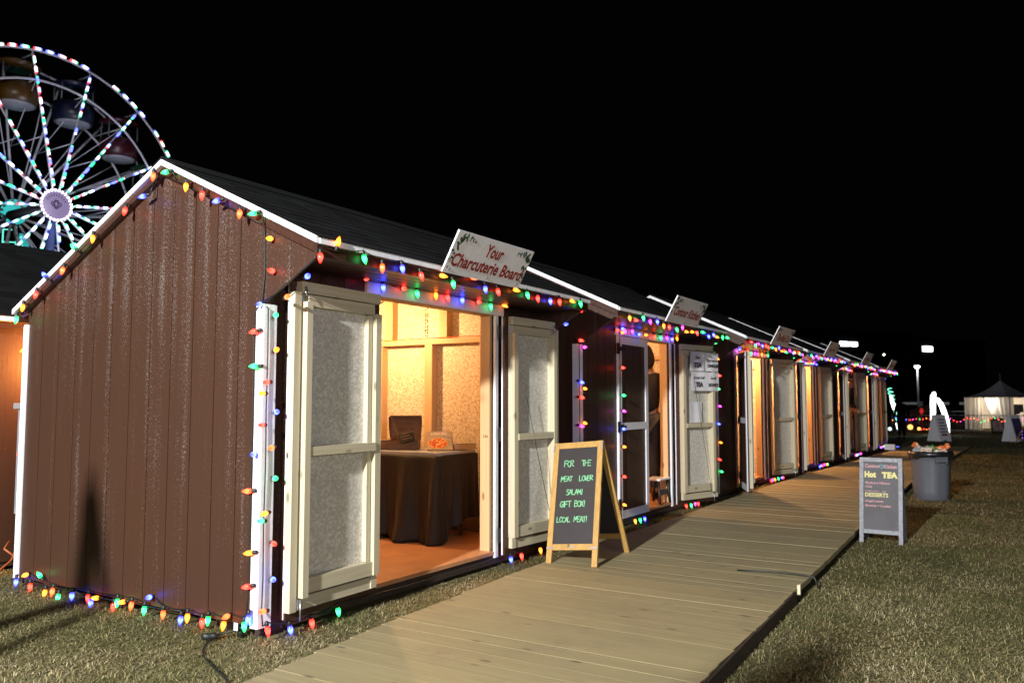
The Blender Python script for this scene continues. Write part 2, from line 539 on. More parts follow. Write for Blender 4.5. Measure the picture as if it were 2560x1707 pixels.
def hut_meshes():
    H = {}
    # near and far end walls, with the cheeks of the overhang
    for nm, x0, x1 in (('near', -0.016, 0.0), ('far', HL, HL + 0.016)):
        mb = MB()
        end_strips(mb, 0.0, 2.44, lambda y: 0.04, x0, x1)
        bx0, bx1 = (x0 + 0.006, x1 + 0.004) if nm == 'near' else (x0 - 0.004, x1 - 0.006)
        poly = [(0.0, 0.045), (2.44, 0.045), (2.44, zr(2.44) - .05), (APEX[0], APEX[1] - .05), (0.0, zr(0) - .05)]
        mb.prism(poly, bx0, bx1, lambda a, b, d: (d, a, b))
        H['end_' + nm] = mb.mesh('end_wall', M['siding'])
        mb = MB()
        for a, c in ((-0.41, -0.2068), (-0.2032, -0.0035)):
            poly = [(a, 1.80 - a * 0.561), (c, 1.80 - c * 0.561), (c, zr(c) - .045), (a, zr(a) - .045)]
            mb.prism(poly, x0, x1, lambda a, b, d: (d, a, b))
        poly = [(-0.405, 1.80 + .405 * .561 + .004), (-0.003, 1.806), (-0.003, zr(0) - .05), (-0.405, zr(-0.405) - .05)]
        mb.prism(poly, bx0, bx1, lambda a, b, d: (d, a, b))
        H['cheek_' + nm] = mb.mesh('eave_cheek', M['siding'])
    # front wall
    mb = MB()
    def fstrip(xa, xb, z0, z1, y0=-0.0, y1=0.016):
        x = xa
        while x < xb - 1e-6:
            c = min(xb, x + GROOVE)
            mb.box(x + 0.003, c - 0.003, y0, y1 - 0.004, z0, z1)
            x += GROOVE
        mb.box(xa, xb, y0 + 0.006, y1, z0 + .003, z1 - .003)
    fstrip(0.004, 0.90, 0.04, 2.028)
    fstrip(2.30, HL - 0.004, 0.04, 2.028)
    fstrip(0.90, 2.30, 1.96, 2.028)
    H['front'] = mb.mesh('front_wall', M['siding'])
    mb = MB()
    mb.box(0, HL, 2.424, 2.44, 0.04, zr(2.44) - .05)
    H['back'] = mb.mesh('back_wall', M['siding'])
    # soffit and fascia
    mb = MB()
    mb.box(0.002, HL - .002, -0.408, 0.014, 2.030, 2.040)
    for k in range(5):
        mb.box(0.003, HL - .003, -0.400 + k * .081, -0.400 + k * .081 + .073, 2.026, 2.0305)
    H['soffit'] = mb.mesh('soffit', M['brown'])
    mb = MB()
    mb.box(-0.045, HL + .045, -0.432, -0.411, 2.020, 2.086)
    mb.box(-0.045, HL + .045, 2.50, 2.52, 1.82, 1.90)
    H['fascia'] = [q.mesh('fascia', M['brown']) for q in mb.pieces()]
    mb = MB()
    mb.box(-0.045, HL + .045, -0.456, -0.433, 2.084, 2.120)
    mb.box(-0.045, HL + .045, 2.522, 2.566, 1.868, 1.902)
    H['drip'] = [q.mesh('drip_edge', M['white']) for q in mb.pieces()]
    # rake boards
    for nm, xa, xb, xc in (('near', -0.070, -0.047, -0.018), ('far', HL + 0.070, HL + 0.047, HL + 0.018)):
        mb = MB(); mw = MB()
        for (ya, yb) in ((FE[0], APEX[0]), (APEX[0], BE[0])):
            lo, hi = -0.092, -0.003
            e = 0.022 if ya < 0 else 0.0
            e2 = 0.04 if ya > 0 else 0.0
            mb.prism([(ya + e, zr(ya + e) + lo), (yb - e2, zr(yb - e2) + lo), (yb - e2, zr(yb - e2) + hi), (ya + e, zr(ya + e) + hi)], xb, xc, lambda a, b, d: (d, a, b))
            mw.prism([(ya, zr(ya) - 0.034), (yb, zr(yb) - 0.034), (yb, zr(yb) + 0.002), (ya, zr(ya) + 0.002)], xa, xb, lambda a, b, d: (d, a, b))
        H['rake_' + nm] = mb.mesh('rake_board', M['brown'])
        H['raketrim_' + nm] = mw.mesh('rake_trim', M['white'])
    # roof: sheathing plus courses of shingles
    mb = MB(); rnd = random.Random(5)
    for (pe, pa) in ((FE, APEX), (BE, APEX)):
        d = Vector((0, pa[0] - pe[0], pa[1] - pe[1])); Ls = d.length; d.normalize()
        nrm = Vector((0, -d.z, d.y)) if d.y > 0 else Vector((0, d.z, -d.y))
        if nrm.z < 0: nrm = -nrm
        T = frame((0, pe[0], pe[1]), (1, 0, 0), d, nrm)
        mb.box(-0.046, HL + .046, 0.0, Ls, -0.040, -0.004, 0, T)
        nc = int(Ls / 0.133)
        ex = Ls / nc
        for i in range(nc):
            x = -0.062 - (i % 2) * 0.14
            while x < HL + 0.062:
                w = rnd.choice((0.18, 0.25, 0.33))
                a, c = max(x, -0.064), min(x + w, HL + 0.064)
                if c - a > 0.01:
                    j = rnd.uniform(0.008, 0.016)
                    h0 = rnd.uniform(0.0045, 0.0075)
                    w0 = i * ex - (0.012 if i == 0 else 0); w1 = min(Ls + 0.004, (i + 1) * ex + 0.03)
                    vs = [T(a, w0, 0), T(c - .004, w0, 0), T(c - .004, w1, -0.003), T(a, w1, -0.003),
                          T(a, w0, h0), T(c - .004, w0, h0), T(c - .004, w1, 0.0015), T(a, w1, 0.0015)]
                    mb.add(vs, [(0, 3, 2, 1), (4, 5, 6, 7), (0, 1, 5, 4), (1, 2, 6, 5), (2, 3, 7, 6), (3, 0, 4, 7)])
                x += w
    mb.prism([(APEX[0] - .13, APEX[1] - .052), (APEX[0], APEX[1] + .012), (APEX[0] + .13, APEX[1] - .056), (APEX[0] + .13, APEX[1] - .048), (APEX[0], APEX[1] + .022), (APEX[0] - .13, APEX[1] - .044)], -0.066, HL + .066, lambda a, b, d: (d, a, b))
    H['roof'] = mb.mesh('roof', M['shingle'])
    # white corner trim
    mb = MB()
    mb.box(-0.030, -0.0165, -0.018, 0.044, 0.035, 1.795)
    H['corner_a'] = mb.mesh('corner_trim', M['white'])
    mb = MB(); mb.box(-0.0165, 0.062, -0.018, -0.0005, 0.035, 1.795)
    H['corner_b'] = mb.mesh('corner_trim', M['white'])
    mb = MB(); mb.box(HL - 0.062, HL + .030, -0.018, -0.0005, 0.035, 1.795)
    H['corner_c'] = mb.mesh('corner_trim', M['white'])
    mb = MB(); mb.box(-0.030, -0.0165, 2.418, 2.470, 0.035, 1.800); mb.box(-0.0165, 0.06, 2.4405, 2.458, 0.035, 1.80)
    H['corner_d'] = mb.mesh('corner_trim', M['white'])
    # door surround
    mb = MB()
    mb.box(0.80, 2.42, -0.020, -0.001, 1.940, 2.024)
    mb.box(0.845, 0.905, -0.022, -0.001, 0.05, 1.938)
    mb.box(2.295, 2.335, -0.022, -0.001, 0.05, 1.938)
    H['surround'] = [q.mesh('door_surround', M['white']) for q in mb.pieces()]
    mb = MB()
    mb.box(0.86, 0.91, 0.017, 0.105, 0.10, 1.95)
    mb.box(2.27, 2.33, 0.017, 0.105, 0.10, 1.95)
    mb.box(0.905, 2.295, -0.001, 0.105, 1.935, 1.958)
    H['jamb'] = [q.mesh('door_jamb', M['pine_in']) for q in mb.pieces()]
    mb = MB(); mb.box(0.02, HL - .02, 0.018, 2.42, 0.070, 0.100); mb.box(0.906, 2.294, -0.012, 0.02, 0.072, 0.099)
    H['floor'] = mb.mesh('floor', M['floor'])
    mb = MB()
    mb.box(0.005, HL - .005, 0.001, 0.04, -0.0, 0.068)
    mb.box(0.005, HL - .005, 2.36, 2.42, -0.0, 0.068)
    for y in (0.3, 1.2, 2.1):
        mb.box(0.03, HL - .03, y, y + .09, -0.03, 0.035)
    for x in (0.02, 1.5, 2.9):
        for y in (0.02, 1.2, 2.3):
            mb.box(x, x + .2, y + .005, y + .1, -0.06, -0.001)
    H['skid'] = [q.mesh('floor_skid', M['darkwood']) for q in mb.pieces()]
    # inside: lining, framing
    mb = MB()
    prof = [(0.02, 0.1), (2.42, 0.1), (2.42, zr(2.42) - .06), (APEX[0], APEX[1] - .06), (0.02, zr(0.02) - .06)]
    mb.prism(prof, HL - 0.012, HL - 0.005, lambda a, b, d: (d, a, b))
    mb.prism(prof, 0.006, 0.014, lambda a, b, d: (d, a, b))
    mb.box(0.02, HL - .02, 2.408, 2.416, 0.1, zr(2.42) - .06)
    mb.box(0.02, 0.86, 0.0185, 0.026, 0.1, 2.2)
    mb.box(2.335, HL - .02, 0.0185, 0.026, 0.1, 2.2)
    mb.box(0.87, 2.325, 0.0185, 0.026, 1.96, 2.2)
    for (pe, pa) in ((FE, APEX), (BE, APEX)):
        y0 = 0.0 if pe is FE else 2.43
        mb.add([(0.02, y0, zr(y0) - .052), (HL - .02, y0, zr(y0) - .052), (HL - .02, APEX[0], APEX[1] - .052), (0.02, APEX[0], APEX[1] - .052)], [(0, 1, 2, 3)])
    H['lining'] = mb.mesh('wall_lining', M['osb'])
    mb = MB()
    for xs_, s in ((HL - 0.0125, -1), (0.0145, 1)):
        for y in (0.03, 0.54, 1.115, 1.72, 2.33):
            a, c = sorted((xs_, xs_ + s * 0.085))
            mb.box(a, c, y, y + 0.085 if y == 1.115 else y + .04, 0.1005, 1.788)
        for y in (0.95, 1.6):
            a, c = sorted((xs_, xs_ + s * 0.08))
            mb.box(a, c, y, y + 0.085, 1.838, zr(y + .09) - .062)
    for x in (0.5, 1.1, 1.7, 2.3):
        mb.box(x, x + .04, 2.322, 2.4075, 0.1005, zr(2.33) - .14)
        for (pe, pa) in ((FE, APEX), (BE, APEX)):
            ya = 0.03 if pe is FE else 2.40
            yb = APEX[0]
            vs = []
            for xx in (x, x + .04):
                vs += [(xx, ya, zr(ya) - .053), (xx, yb, zr(yb) - .053), (xx, yb, zr(yb) - .14), (xx, ya, zr(ya) - .14)]
            mb.add(vs, [(0, 1, 2, 3), (4, 7, 6, 5), (0, 4, 5, 1), (1, 5, 6, 2), (2, 6, 7, 3), (3, 7, 4, 0)])
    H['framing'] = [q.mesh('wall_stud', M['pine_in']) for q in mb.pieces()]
    mb = MB()
    mb.box(HL - 0.105, HL - 0.0126, 0.027, 2.407, 1.789, 1.836)
    mb.box(0.0147, 0.105, 0.027, 2.407, 1.789, 1.836)
    H['plate'] = [q.mesh('wall_plate', M['pine_iny']) for q in mb.pieces()]
    # a door leaf; x runs from the hinge, the outside faces -y
    for nm, s in (('L', 1), ('R', -1)):
        Lw = 0.785 if nm == 'L' else 0.715
        def B(mb, u0, u1, e0, e1, z0, z1):
            a, c = sorted((u0 * s, u1 * s)); mb.box(a, c, e0, e1, z0, z1)
        mb = MB()
        n = 4
        for k in range(n):
            B(mb, Lw * k / n + .003, min(Lw - .02, Lw * (k + 1) / n - .003), 0.012, 0.018, 0.072, 1.928)
        B(mb, 0.001, Lw - .012, 0.0175, 0.030, 0.070, 1.930)
        H['leaf' + nm] = mb.mesh('door_leaf', M['siding'])
        mb = MB(); B(mb, 0.05, Lw - .05, 0.0305, 0.034, 0.20, 1.90)
        H['leafliner' + nm] = mb.mesh('lining', M['foil'])
        mb = MB()
        B(mb, 0.0, 0.075, 0.0, 0.0115, 0.07, 1.93); B(mb, Lw - .090, Lw - .022, 0.0, 0.0115, 0.07, 1.93)
        for z0, z1 in ((0.07, 0.15), (1.85, 1.93), (0.965, 1.04)):
            B(mb, 0.0755, Lw - .0905, 0.0, 0.0115, z0, z1)
        H['leaftrim' + nm] = [q.mesh('trim', M['white']) for q in mb.pieces()]
        mb = MB()
        B(mb, Lw - .050, Lw - .0005, 0.0305, 0.074, 0.115, 1.865)
        B(mb, Lw - .112, Lw - .068, 0.0345, 0.104, 0.185, 1.815)
        B(mb, Lw - .066, Lw - .052, 0.0345, 0.046, 0.185, 1.86)
        B(mb, 0.050, 0.102, 0.0345, 0.092, 0.20, 1.80)
        B(mb, 0.112, 0.148, 0.0345, 0.066, 0.285, 1.79)
        B(mb, 0.050, 0.100, 0.0345, 0.070, 0.118, 0.1995)
        H['leafstile' + nm] = [q.mesh('stile', M['pine']) for q in mb.pieces()]
        mb = MB()
        B(mb, 0.045, Lw - .052, 0.0345, 0.076, 1.866, 1.929)
        B(mb, 0.103, Lw - .114, 0.0345, 0.070, 1.795, 1.86)
        B(mb, 0.101, Lw - .052, 0.0345, 0.062, 0.115, 0.184)
        B(mb, 0.103, Lw - .113, 0.0345, 0.082, 0.2005, 0.282)
        B(mb, 0.103, Lw - .113, 0.0345, 0.100, 0.955, 1.005)
        H['leafrail' + nm] = [q.mesh('rail', M['pine_x']) for q in mb.pieces()]
        hs = []
        for z in (0.22, 1.0, 1.80):
            mb = MB(); hs.append(mb)
            B(mb, -0.035, 0.030, -0.006, -0.0005, z - .055, z + .055)
            B(mb, 0.0305, 0.10, -0.005, -0.0006, z - .022, z + .022)
            B(mb, 0.1005, 0.17, -0.004, -0.0006, z - .012, z + .012)
        H['leafhinge' + nm] = [q.mesh('hinge', M['black']) for q in hs]
        mb = MB()
        B(mb, Lw - .100, Lw - .055, 0.063, 0.070, 0.12, 0.18)
        mb.tube([(s * (Lw - .078), 0.078, 0.175), (s * (Lw - .078), 0.078, 0.06)], 0.005, 6)
        B(mb, Lw - .09, Lw - .064, 0.070, 0.079, 0.14, 0.16)
        mb.tube([(s * (Lw - .07), 0.082, 1.90), (s * (Lw - .066), 0.092, 1.86), (s * (Lw - .075), 0.095, 1.84), (s * (Lw - .085), 0.090, 1.865), (s * (Lw - .08), 0.081, 1.90)], 0.003, 5)
        H['leaflatch' + nm] = mb.mesh('latch', M['metal'])
    return H
HM = hut_meshes()

def part(me, name, parent, loc=(0, 0, 0), rz=0.0):
    if isinstance(me, list):
        return [part(q, name, parent, loc, rz) for q in me]
    o = bpy.data.objects.new(name, me)
    COL.objects.link(o)
    o.parent = parent; o.location = loc; o.rotation_euler = (0, 0, rz)
    return o

def make_hut(label, loc, rotz, la, ra):
    h = thing('market_hut', label, 'hut', loc, rotz, 'brown wooden market huts')
    for k, nm in (('end_near', 'end_wall'), ('end_far', 'end_wall'), ('cheek_near', 'eave_cheek'), ('cheek_far', 'eave_cheek'),
                  ('front', 'front_wall'), ('back', 'back_wall'), ('soffit', 'soffit'), ('fascia', 'fascia'), ('drip', 'drip_edge'),
                  ('rake_near', 'rake_board'), ('rake_far', 'rake_board'), ('raketrim_near', 'rake_trim'), ('raketrim_far', 'rake_trim'),
                  ('roof', 'roof'), ('corner_a', 'corner_trim'), ('corner_b', 'corner_trim'), ('corner_c', 'corner_trim'), ('corner_d', 'corner_trim'),
                  ('surround', 'door_surround'), ('jamb', 'door_jamb'), ('floor', 'floor'), ('skid', 'floor_skid'),
                  ('lining', 'wall_lining'), ('framing', 'wall_stud'), ('plate', 'wall_plate')):
        part(HM[k], nm, h)
    for nm, x, rz in (('L', 0.850, -R(la)), ('R', 2.335, R(ra))):
        d = part(HM['leaf' + nm], 'door_leaf', h, (x, -0.052 + (0.028 if (la if nm == 'L' else ra) < 5 else 0), 0.0), rz)
        for k, n2 in (('leafliner', 'lining'), ('leaftrim', 'trim'), ('leafstile', 'stile'), ('leafrail', 'rail'), ('leafhinge', 'hinge'), ('leaflatch', 'latch')):
            part(HM[k + nm], n2, d)
    return h
HUTS = [
    ('nearest brown market hut, its grey-lined double doors folded back beside a draped table', 178, 176),
    ('brown market hut with one door shut and paper notices on its open door', 0, 163),
    ('third brown market hut along the row, behind the grey chalkboard, left door folded back edge-on', 156, 161),
    ('fourth brown market hut along the row, its left door swung out showing the dark outside', 163, 172),
    ('fifth brown market hut along the row, with a dark-coated person in its doorway', 163, 169),
    ('farthest brown market hut of the row, beside the teal light sculpture', 164, 177),
]
for i, (lab, la, ra) in enumerate(HUTS):
    make_hut(lab, (HX[i], 0, 0), 0, la, ra)
make_hut('brown hut behind the nearest one, only its orange-lit rear wall and dark roof showing', (3.0, 5.54, 0), math.pi, 0, 0)

# details of the nearest hut that stand on their own
def board_stamps():
    rnd = random.Random(4)
    mb = MB()
    X = HL - 0.0135
    for y in (1.226, 1.250):
        z = 0.95
        while z < 2.45:
            h = rnd.choice((0.012, 0.018, 0.026))
            if (z < 1.77 or z > 1.85) and (rnd.random() < 0.88) and not (z < 1.8 and y > 1.24):
                mb.box(X - .0007, X + .0003, y, y + rnd.choice((0.013, 0.019)), z, z + h)
            z += h + rnd.choice((0.006, 0.01, 0.02))
    return mb
hut0 = [o for o in bpy.data.objects if o.name == 'market_hut'][0]
M['stamp'] = plain('black_ink', (0.03, 0.02, 0.015), 0.8)
board_stamps().build('ink_stamp', M['stamp'], hut0)
mb = MB()
write(mb, '366', 0.036, frame((2.2695, 0.055, 0.985), (0, -1, 0), (0, 0, 1), (-1, 0, 0)), extrude=0.0004)
mb.build('stamped_number', M['stamp'], hut0)

# ------------------------------------------------------------------ lamps inside the huts
M['lampglow'] = glow('warm_lamp_glass', (1.0, 0.62, 0.28), 14.0, False)
M['lampsocket'] = plain('lamp_socket', (0.02, 0.02, 0.02), 0.5)
def hut_lamp(i, lx, ly, lz, e, label):
    x = HX[i] + lx
    t = thing('light_bulb', label, 'light bulb', (x, ly, lz), 0, 'bulbs hanging inside the huts')
    mb = MB(); mb.lathe([(0.010, 0.030), (0.013, 0.024), (0.022, 0.0), (0.028, -0.022), (0.022, -0.044), (0.008, -0.054)], 12)
    g = mb.build('glass', M['lampglow'], t)
    g.visible_shadow = True
    mb = MB(); mb.lathe([(0.017, 0.030), (0.017, 0.075), (0.008, 0.085)], 10)
    top = zr(ly) - 0.06 - lz
    mb.tube([(0, 0, 0.08), (0.004, 0.002, top * 0.5 + .05), (0, 0, max(0.12, top))], 0.0035, 5)
    mb.build('socket', M['lampsocket'], t)
    ld = bpy.data.lights.new('lamp_light', 'POINT')
    ld.energy = e; ld.color = (1.0, 0.50, 0.195) if i else (1.0, 0.54, 0.22); ld.shadow_soft_size = 0.035
    lo = bpy.data.objects.new('lamp_light', ld)
    COL.objects.link(lo); lo.parent = t; lo.location = (0, 0, -0.075)
hut_lamp(0, 2.38, 1.55, 2.02, 105, 'warm light bulb hanging at the end wall of the nearest hut')
hut_lamp(0, 1.15, 1.10, 2.12, 28, 'added warm bulb hanging out of sight in the middle of the nearest hut')  # hidden extra bulb, added to even out the interior light
hut_lamp(1, 1.70, 1.15, 2.10, 120, 'warm light bulb hanging in the hut with the paper notices')
hut_lamp(2, 1.95, 0.55, 2.05, 250, 'warm light bulb hanging in the third hut along the row')
hut_lamp(3, 1.95, 0.60, 2.05, 250, 'warm light bulb hanging in the fourth hut along the row')
hut_lamp(4, 1.95, 0.60, 2.05, 250, 'warm light bulb above the dark-coated person in the fifth hut')
hut_lamp(5, 1.95, 0.60, 2.05, 250, 'warm light bulb hanging in the farthest hut of the row')
# bulkhead light in the gap behind the nearest hut
t = thing('wall_lantern', 'warm wall lantern on the rear hut, in the gap behind the nearest hut', 'wall light', (0.66, 3.085, 1.55))
mb = MB(); mb.box(-0.05, 0.05, -0.02, 0.0, -0.09, 0.10); mb.box(-0.045, 0.045, -0.11, -0.0205, 0.09, 0.10)
mb.build('bracket', M['black'], t)
mb = MB(); mb.lathe([(0.03, -0.06), (0.036, 0.0), (0.03, 0.085)], 10, 0, lambda x, y, z: (x, y - 0.065, z))
mb.build('glass', M['lampglow'], t)
ld = bpy.data.lights.new('lantern_light', 'POINT'); ld.energy = 150; ld.color = (1.0, 0.36, 0.08); ld.shadow_soft_size = 0.04
lo = bpy.data.objects.new('lantern_light', ld); COL.objects.link(lo); lo.parent = t; lo.location = (-0.05, -0.15, 0.02)
# ------------------------------------------------------------------ coloured bulb strings
BC = {'r': ((1.0, 0.015, 0.008), 8.0), 'o': ((1.0, 0.050, 0.008), 6.5), 'a': ((1.0, 0.16, 0.006), 5.5),
      'g': ((0.008, 1.0, 0.11), 4.2), 'b': ((0.020, 0.020, 1.0), 11.0), 'p': ((1.0, 0.02, 0.62), 3.8)}
CORE = {'r': (1.0, 0.060, 0.04), 'o': (1.0, 0.13, 0.04), 'a': (1.0, 0.30, 0.045), 'g': (0.10, 1.0, 0.38), 'b': (0.080, 0.14, 1.0), 'p': (1.0, 0.16, 0.85)}
def bulb_mat(k):
    (c, s) = BC[k]
    m, nt, b = mat('bulb_glass')
    # the filament sits in the lower half of the bulb: paler and brighter there, saturated at the tip
    tc = N(nt, 'ShaderNodeTexCoord').outputs['Object']
    sp = N(nt, 'ShaderNodeSeparateXYZ'); L(nt, tc, sp.inputs[0])
    f = mathn(nt, 'DIVIDE', sp.outputs[2], 0.052)
    r = ramp(nt, f, [(0.10, c), (0.42, tuple(0.2 * q + 0.8 * w for q, w in zip(c, CORE[k]))), (0.95, c)])
    L(nt, r, b.inputs['Emission Color'])
    b.inputs['Emission Strength'].default_value = s
    b.inputs['Base Color'].default_value = tuple(0.5 * q for q in c) + (1,)
    b.inputs['Roughness'].default_value = 0.12
    return m
BM = {k: bulb_mat(k) for k in BC}
def bulb_mesh(k, n):
    mb = MB()
    mb.lathe([(0.0085, 0.0), (0.0125, 0.008), (0.0138, 0.017), (0.0128, 0.027), (0.0095, 0.038), (0.005, 0.047), (0.0012, 0.052)], n)
    return mb.mesh('bulb', BM[k])
BME = {k: bulb_mesh(k, 9) for k in BC}
BLO = {k: bulb_mesh(k, 6) for k in BC}
mb = MB(); mb.lathe([(0.0095, 0.0), (0.0105, -0.004), (0.0105, -0.020), (0.007, -0.027)], 8)
SOCK = mb.mesh('socket', M['wire'])

def light_string(label, loc, bulbs, runs, group='strings of coloured bulbs', hi=True, extra=None, scale=1.0):
    """bulbs: (colour, centre, direction); runs: lists of wire points"""
    t = thing('light_string', label, 'string lights', loc, 0, group)
    o0 = Vector(loc)
    w = MB()
    for run in runs:
        w.tube([Vector(p) - o0 for p in run], 0.0038, 5)
    w.build('wire', M['wire'], t)
    for k, c, d in bulbs:
        d = Vector(d).normalized()
        o = bpy.data.objects.new('bulb', (BME if hi else BLO)[k])
        COL.objects.link(o); o.parent = t
        o.location = Vector(c) - o0 - d * 0.024
        o.rotation_mode = 'QUATERNION'
        o.rotation_quaternion = d.to_track_quat('Z', 'Y')
        o.scale = (scale * 1.05,) * 3
        if hi:
            s = bpy.data.objects.new('socket', SOCK)
            COL.objects.link(s); s.parent = o
    return t
def sagged(pts, sag=0.012, n=4):
    out = []
    for a, b in zip(pts, pts[1:]):
        a, b = Vector(a), Vector(b)
        l = (b - a).length
        for i in range(n):
            q = i / n
            p = a.lerp(b, q); p.z -= 4 * q * (1 - q) * sag * min(1, l / 0.2)
            out.append(p)
    out.append(Vector(pts[-1]))
    return out
rb = random.Random(11)
def jit(s): return rb.uniform(-s, s)
def dirv(code, wall='end'):
    if wall == 'end':
        b = {'d': (-0.12, 0, -1), 'u': (-0.2, 0.75, 0.7), 'l': (-0.35, 0.95, -0.15), 'x': (-0.9, -0.25, 0.0), 'R': (-0.45, -0.95, 0.05)}[code]
    else:
        b = {'d': (0.12, -0.15, -1), 'u': (0.1, -0.2, 1), 'R': (0.62, -0.62, -0.30), 'x': (-0.35, -0.9, -0.15), 'l': (-1, -0.2, 0)}[code]
    return (b[0] + jit(.12), b[1] + jit(.12), b[2] + jit(.12))
def anchored(lst, wall, back):
    bl = []; an = []
    for c, d, x, y, z in lst:
        dv = Vector(dirv(d, wall)).normalized()
        p = Vector((x, y, z))
        bl.append((c, p, dv)); an.append(p - dv * 0.050)
    return bl, an
HB = {
  'rake': [('g','d',-0.1,2.44,1.83), ('a','d',-0.1,2.36,1.91), ('r','d',-0.1,2.2,1.99), ('b','u',-0.1,2.1,2.12), ('o','d',-0.1,1.88,2.13), ('g','u',-0.1,1.76,2.28), ('a','d',-0.1,1.54,2.31), ('r','d',-0.1,1.2,2.45), ('b','l',-0.1,1.02,2.52), ('o','d',-0.1,0.92,2.63), ('g','l',-0.1,0.8,2.64), ('a','d',-0.1,0.6,2.52), ('r','d',-0.1,0.45,2.45), ('b','l',-0.1,0.32,2.4), ('o','d',-0.1,0.12,2.3), ('g','l',-0.1,0.01,2.29)],
  'corner': [('a','x',-0.05,-0.07,2.15), ('r','x',-0.05,-0.09,1.97), ('b','x',-0.05,0,1.79), ('r','l',-0.06,0.03,1.64), ('g','l',-0.06,0.02,1.45), ('b','x',-0.06,0.01,0.97), ('o','l',-0.06,0.05,0.77), ('a','l',-0.06,0.03,0.44), ('r','l',-0.06,0.04,0.26)],
  'post': [('r','d',-0.04,-0.45,2.01), ('b','R',-0.04,-0.36,1.92), ('o','R',-0.04,-0.21,1.82), ('g','R',-0.01,-0.09,1.73), ('a','R',-0,-0.09,1.54), ('b','R',0.01,-0.09,1.2), ('g','R',0.01,-0.09,0.84), ('r','x',-0.07,-0.09,1.36), ('a','x',-0.07,-0.06,1.3), ('r','x',-0.07,-0.06,1.13), ('o','x',-0.07,-0.14,1.01), ('a','x',-0.07,-0.1,0.66), ('g','x',-0.07,-0.07,0.62), ('o','x',-0.07,-0.1,0.15), ('r','R',0.01,-0.09,0.49), ('b','R',0.01,-0.09,0.3)],
  'base': [('a','x',-0.06,2.26,0.08), ('g','u',-0.06,2.08,0.1), ('r','d',-0.06,2.19,0.01), ('b','d',-0.06,2.37,0.02), ('a','d',-0.06,2.01,-0.01), ('o','d',-0.06,1.92,0.01), ('g','d',-0.06,1.85,-0.02), ('b','d',-0.06,1.69,0.01), ('r','d',-0.06,1.51,0.02), ('a','l',-0.06,1.43,0.03), ('b','d',-0.06,1.48,-0.01), ('r','d',-0.06,1.24,0), ('g','d',-0.06,1.2,0.03), ('a','l',-0.06,1.15,0.04), ('o','d',-0.06,1.06,0.03), ('b','x',-0.06,0.89,0.1), ('g','d',-0.06,0.93,0.02), ('o','d',-0.06,0.75,0.02), ('b','d',-0.06,0.59,0.01), ('a','d',-0.06,0.53,0.03), ('r','d',-0.06,0.4,0.02), ('g','d',-0.06,0.35,0.04), ('o','x',-0.06,0.2,0.08), ('a','d',-0.06,0.22,0.03), ('b','d',-0.06,0.02,0.09), ('g','d',-0.06,0.05,0.05)],
  'sill': [('r','d',-0.03,-0.1,0.04), ('b','d',0.13,-0.1,0.01), ('r','d',0.29,-0.1,0.01), ('g','d',0.5,-0.1,0.03), ('b','d',2.4,-0.1,0.03), ('r','d',2.56,-0.1,0.03), ('a','d',2.86,-0.1,0.03)],
  'leftpost': [('b','l',0.02,2.52,1.73), ('a','l',-0,2.52,1.62), ('r','l',0.01,2.52,0.89), ('g','l',0.02,2.52,0.34), ('r','x',0.02,2.52,0.06)],
  'eave': [('a','u',0.07,-0.47,2.11), ('g','d',0.29,-0.46,2.05), ('o','d',0.44,-0.46,2.02), ('b','d',0.62,-0.46,2.04), ('r','d',0.8,-0.46,2.02), ('a','R',1.02,-0.46,2.05), ('g','d',1.13,-0.46,2.01), ('o','R',1.36,-0.46,2.08), ('b','d',1.5,-0.46,2.02), ('r','d',1.66,-0.46,2.02), ('a','R',1.9,-0.46,2.06), ('g','d',2.06,-0.46,2.04), ('r','d',2.21,-0.46,2.03), ('b','d',2.4,-0.46,2.03), ('r','d',2.55,-0.46,2.04), ('a','R',2.76,-0.46,2.07), ('g','d',2.91,-0.46,2.06)],
  'header': [('r','x',0.75,-0.06,2.03), ('b','d',0.91,-0.06,1.99), ('r','x',1.12,-0.06,2.01), ('g','d',1.26,-0.06,1.99), ('a','d',1.47,-0.06,2), ('r','d',1.61,-0.06,2), ('b','d',1.79,-0.06,2), ('r','x',2.01,-0.06,2.01), ('g','d',2.17,-0.06,1.99), ('a','R',2.37,-0.06,2.02)],
  'farcheek': [('r','d',3.1,-0.37,2.04), ('b','R',3.1,-0.22,1.92), ('r','R',3.1,-0.12,1.85)],
}
G = 'strings of coloured bulbs'
# rake of the nearest hut
bl, an = anchored(HB['rake'], 'end', 0)
light_string('string of coloured bulbs under the gable rake of the nearest hut', (-0.06, 0.9, 2.6), bl,
             [[(-0.055, y, zr(y) - 0.085) if i % 1 == 0 else None for i, y in enumerate([2.46, 2.3, 2.0, 1.7, 1.4, 1.1, 0.9, 0.7, 0.4, 0.1, -0.01])]] +
             [[a, (-0.055, a.y, zr(a.y) - 0.085)] for a in an])
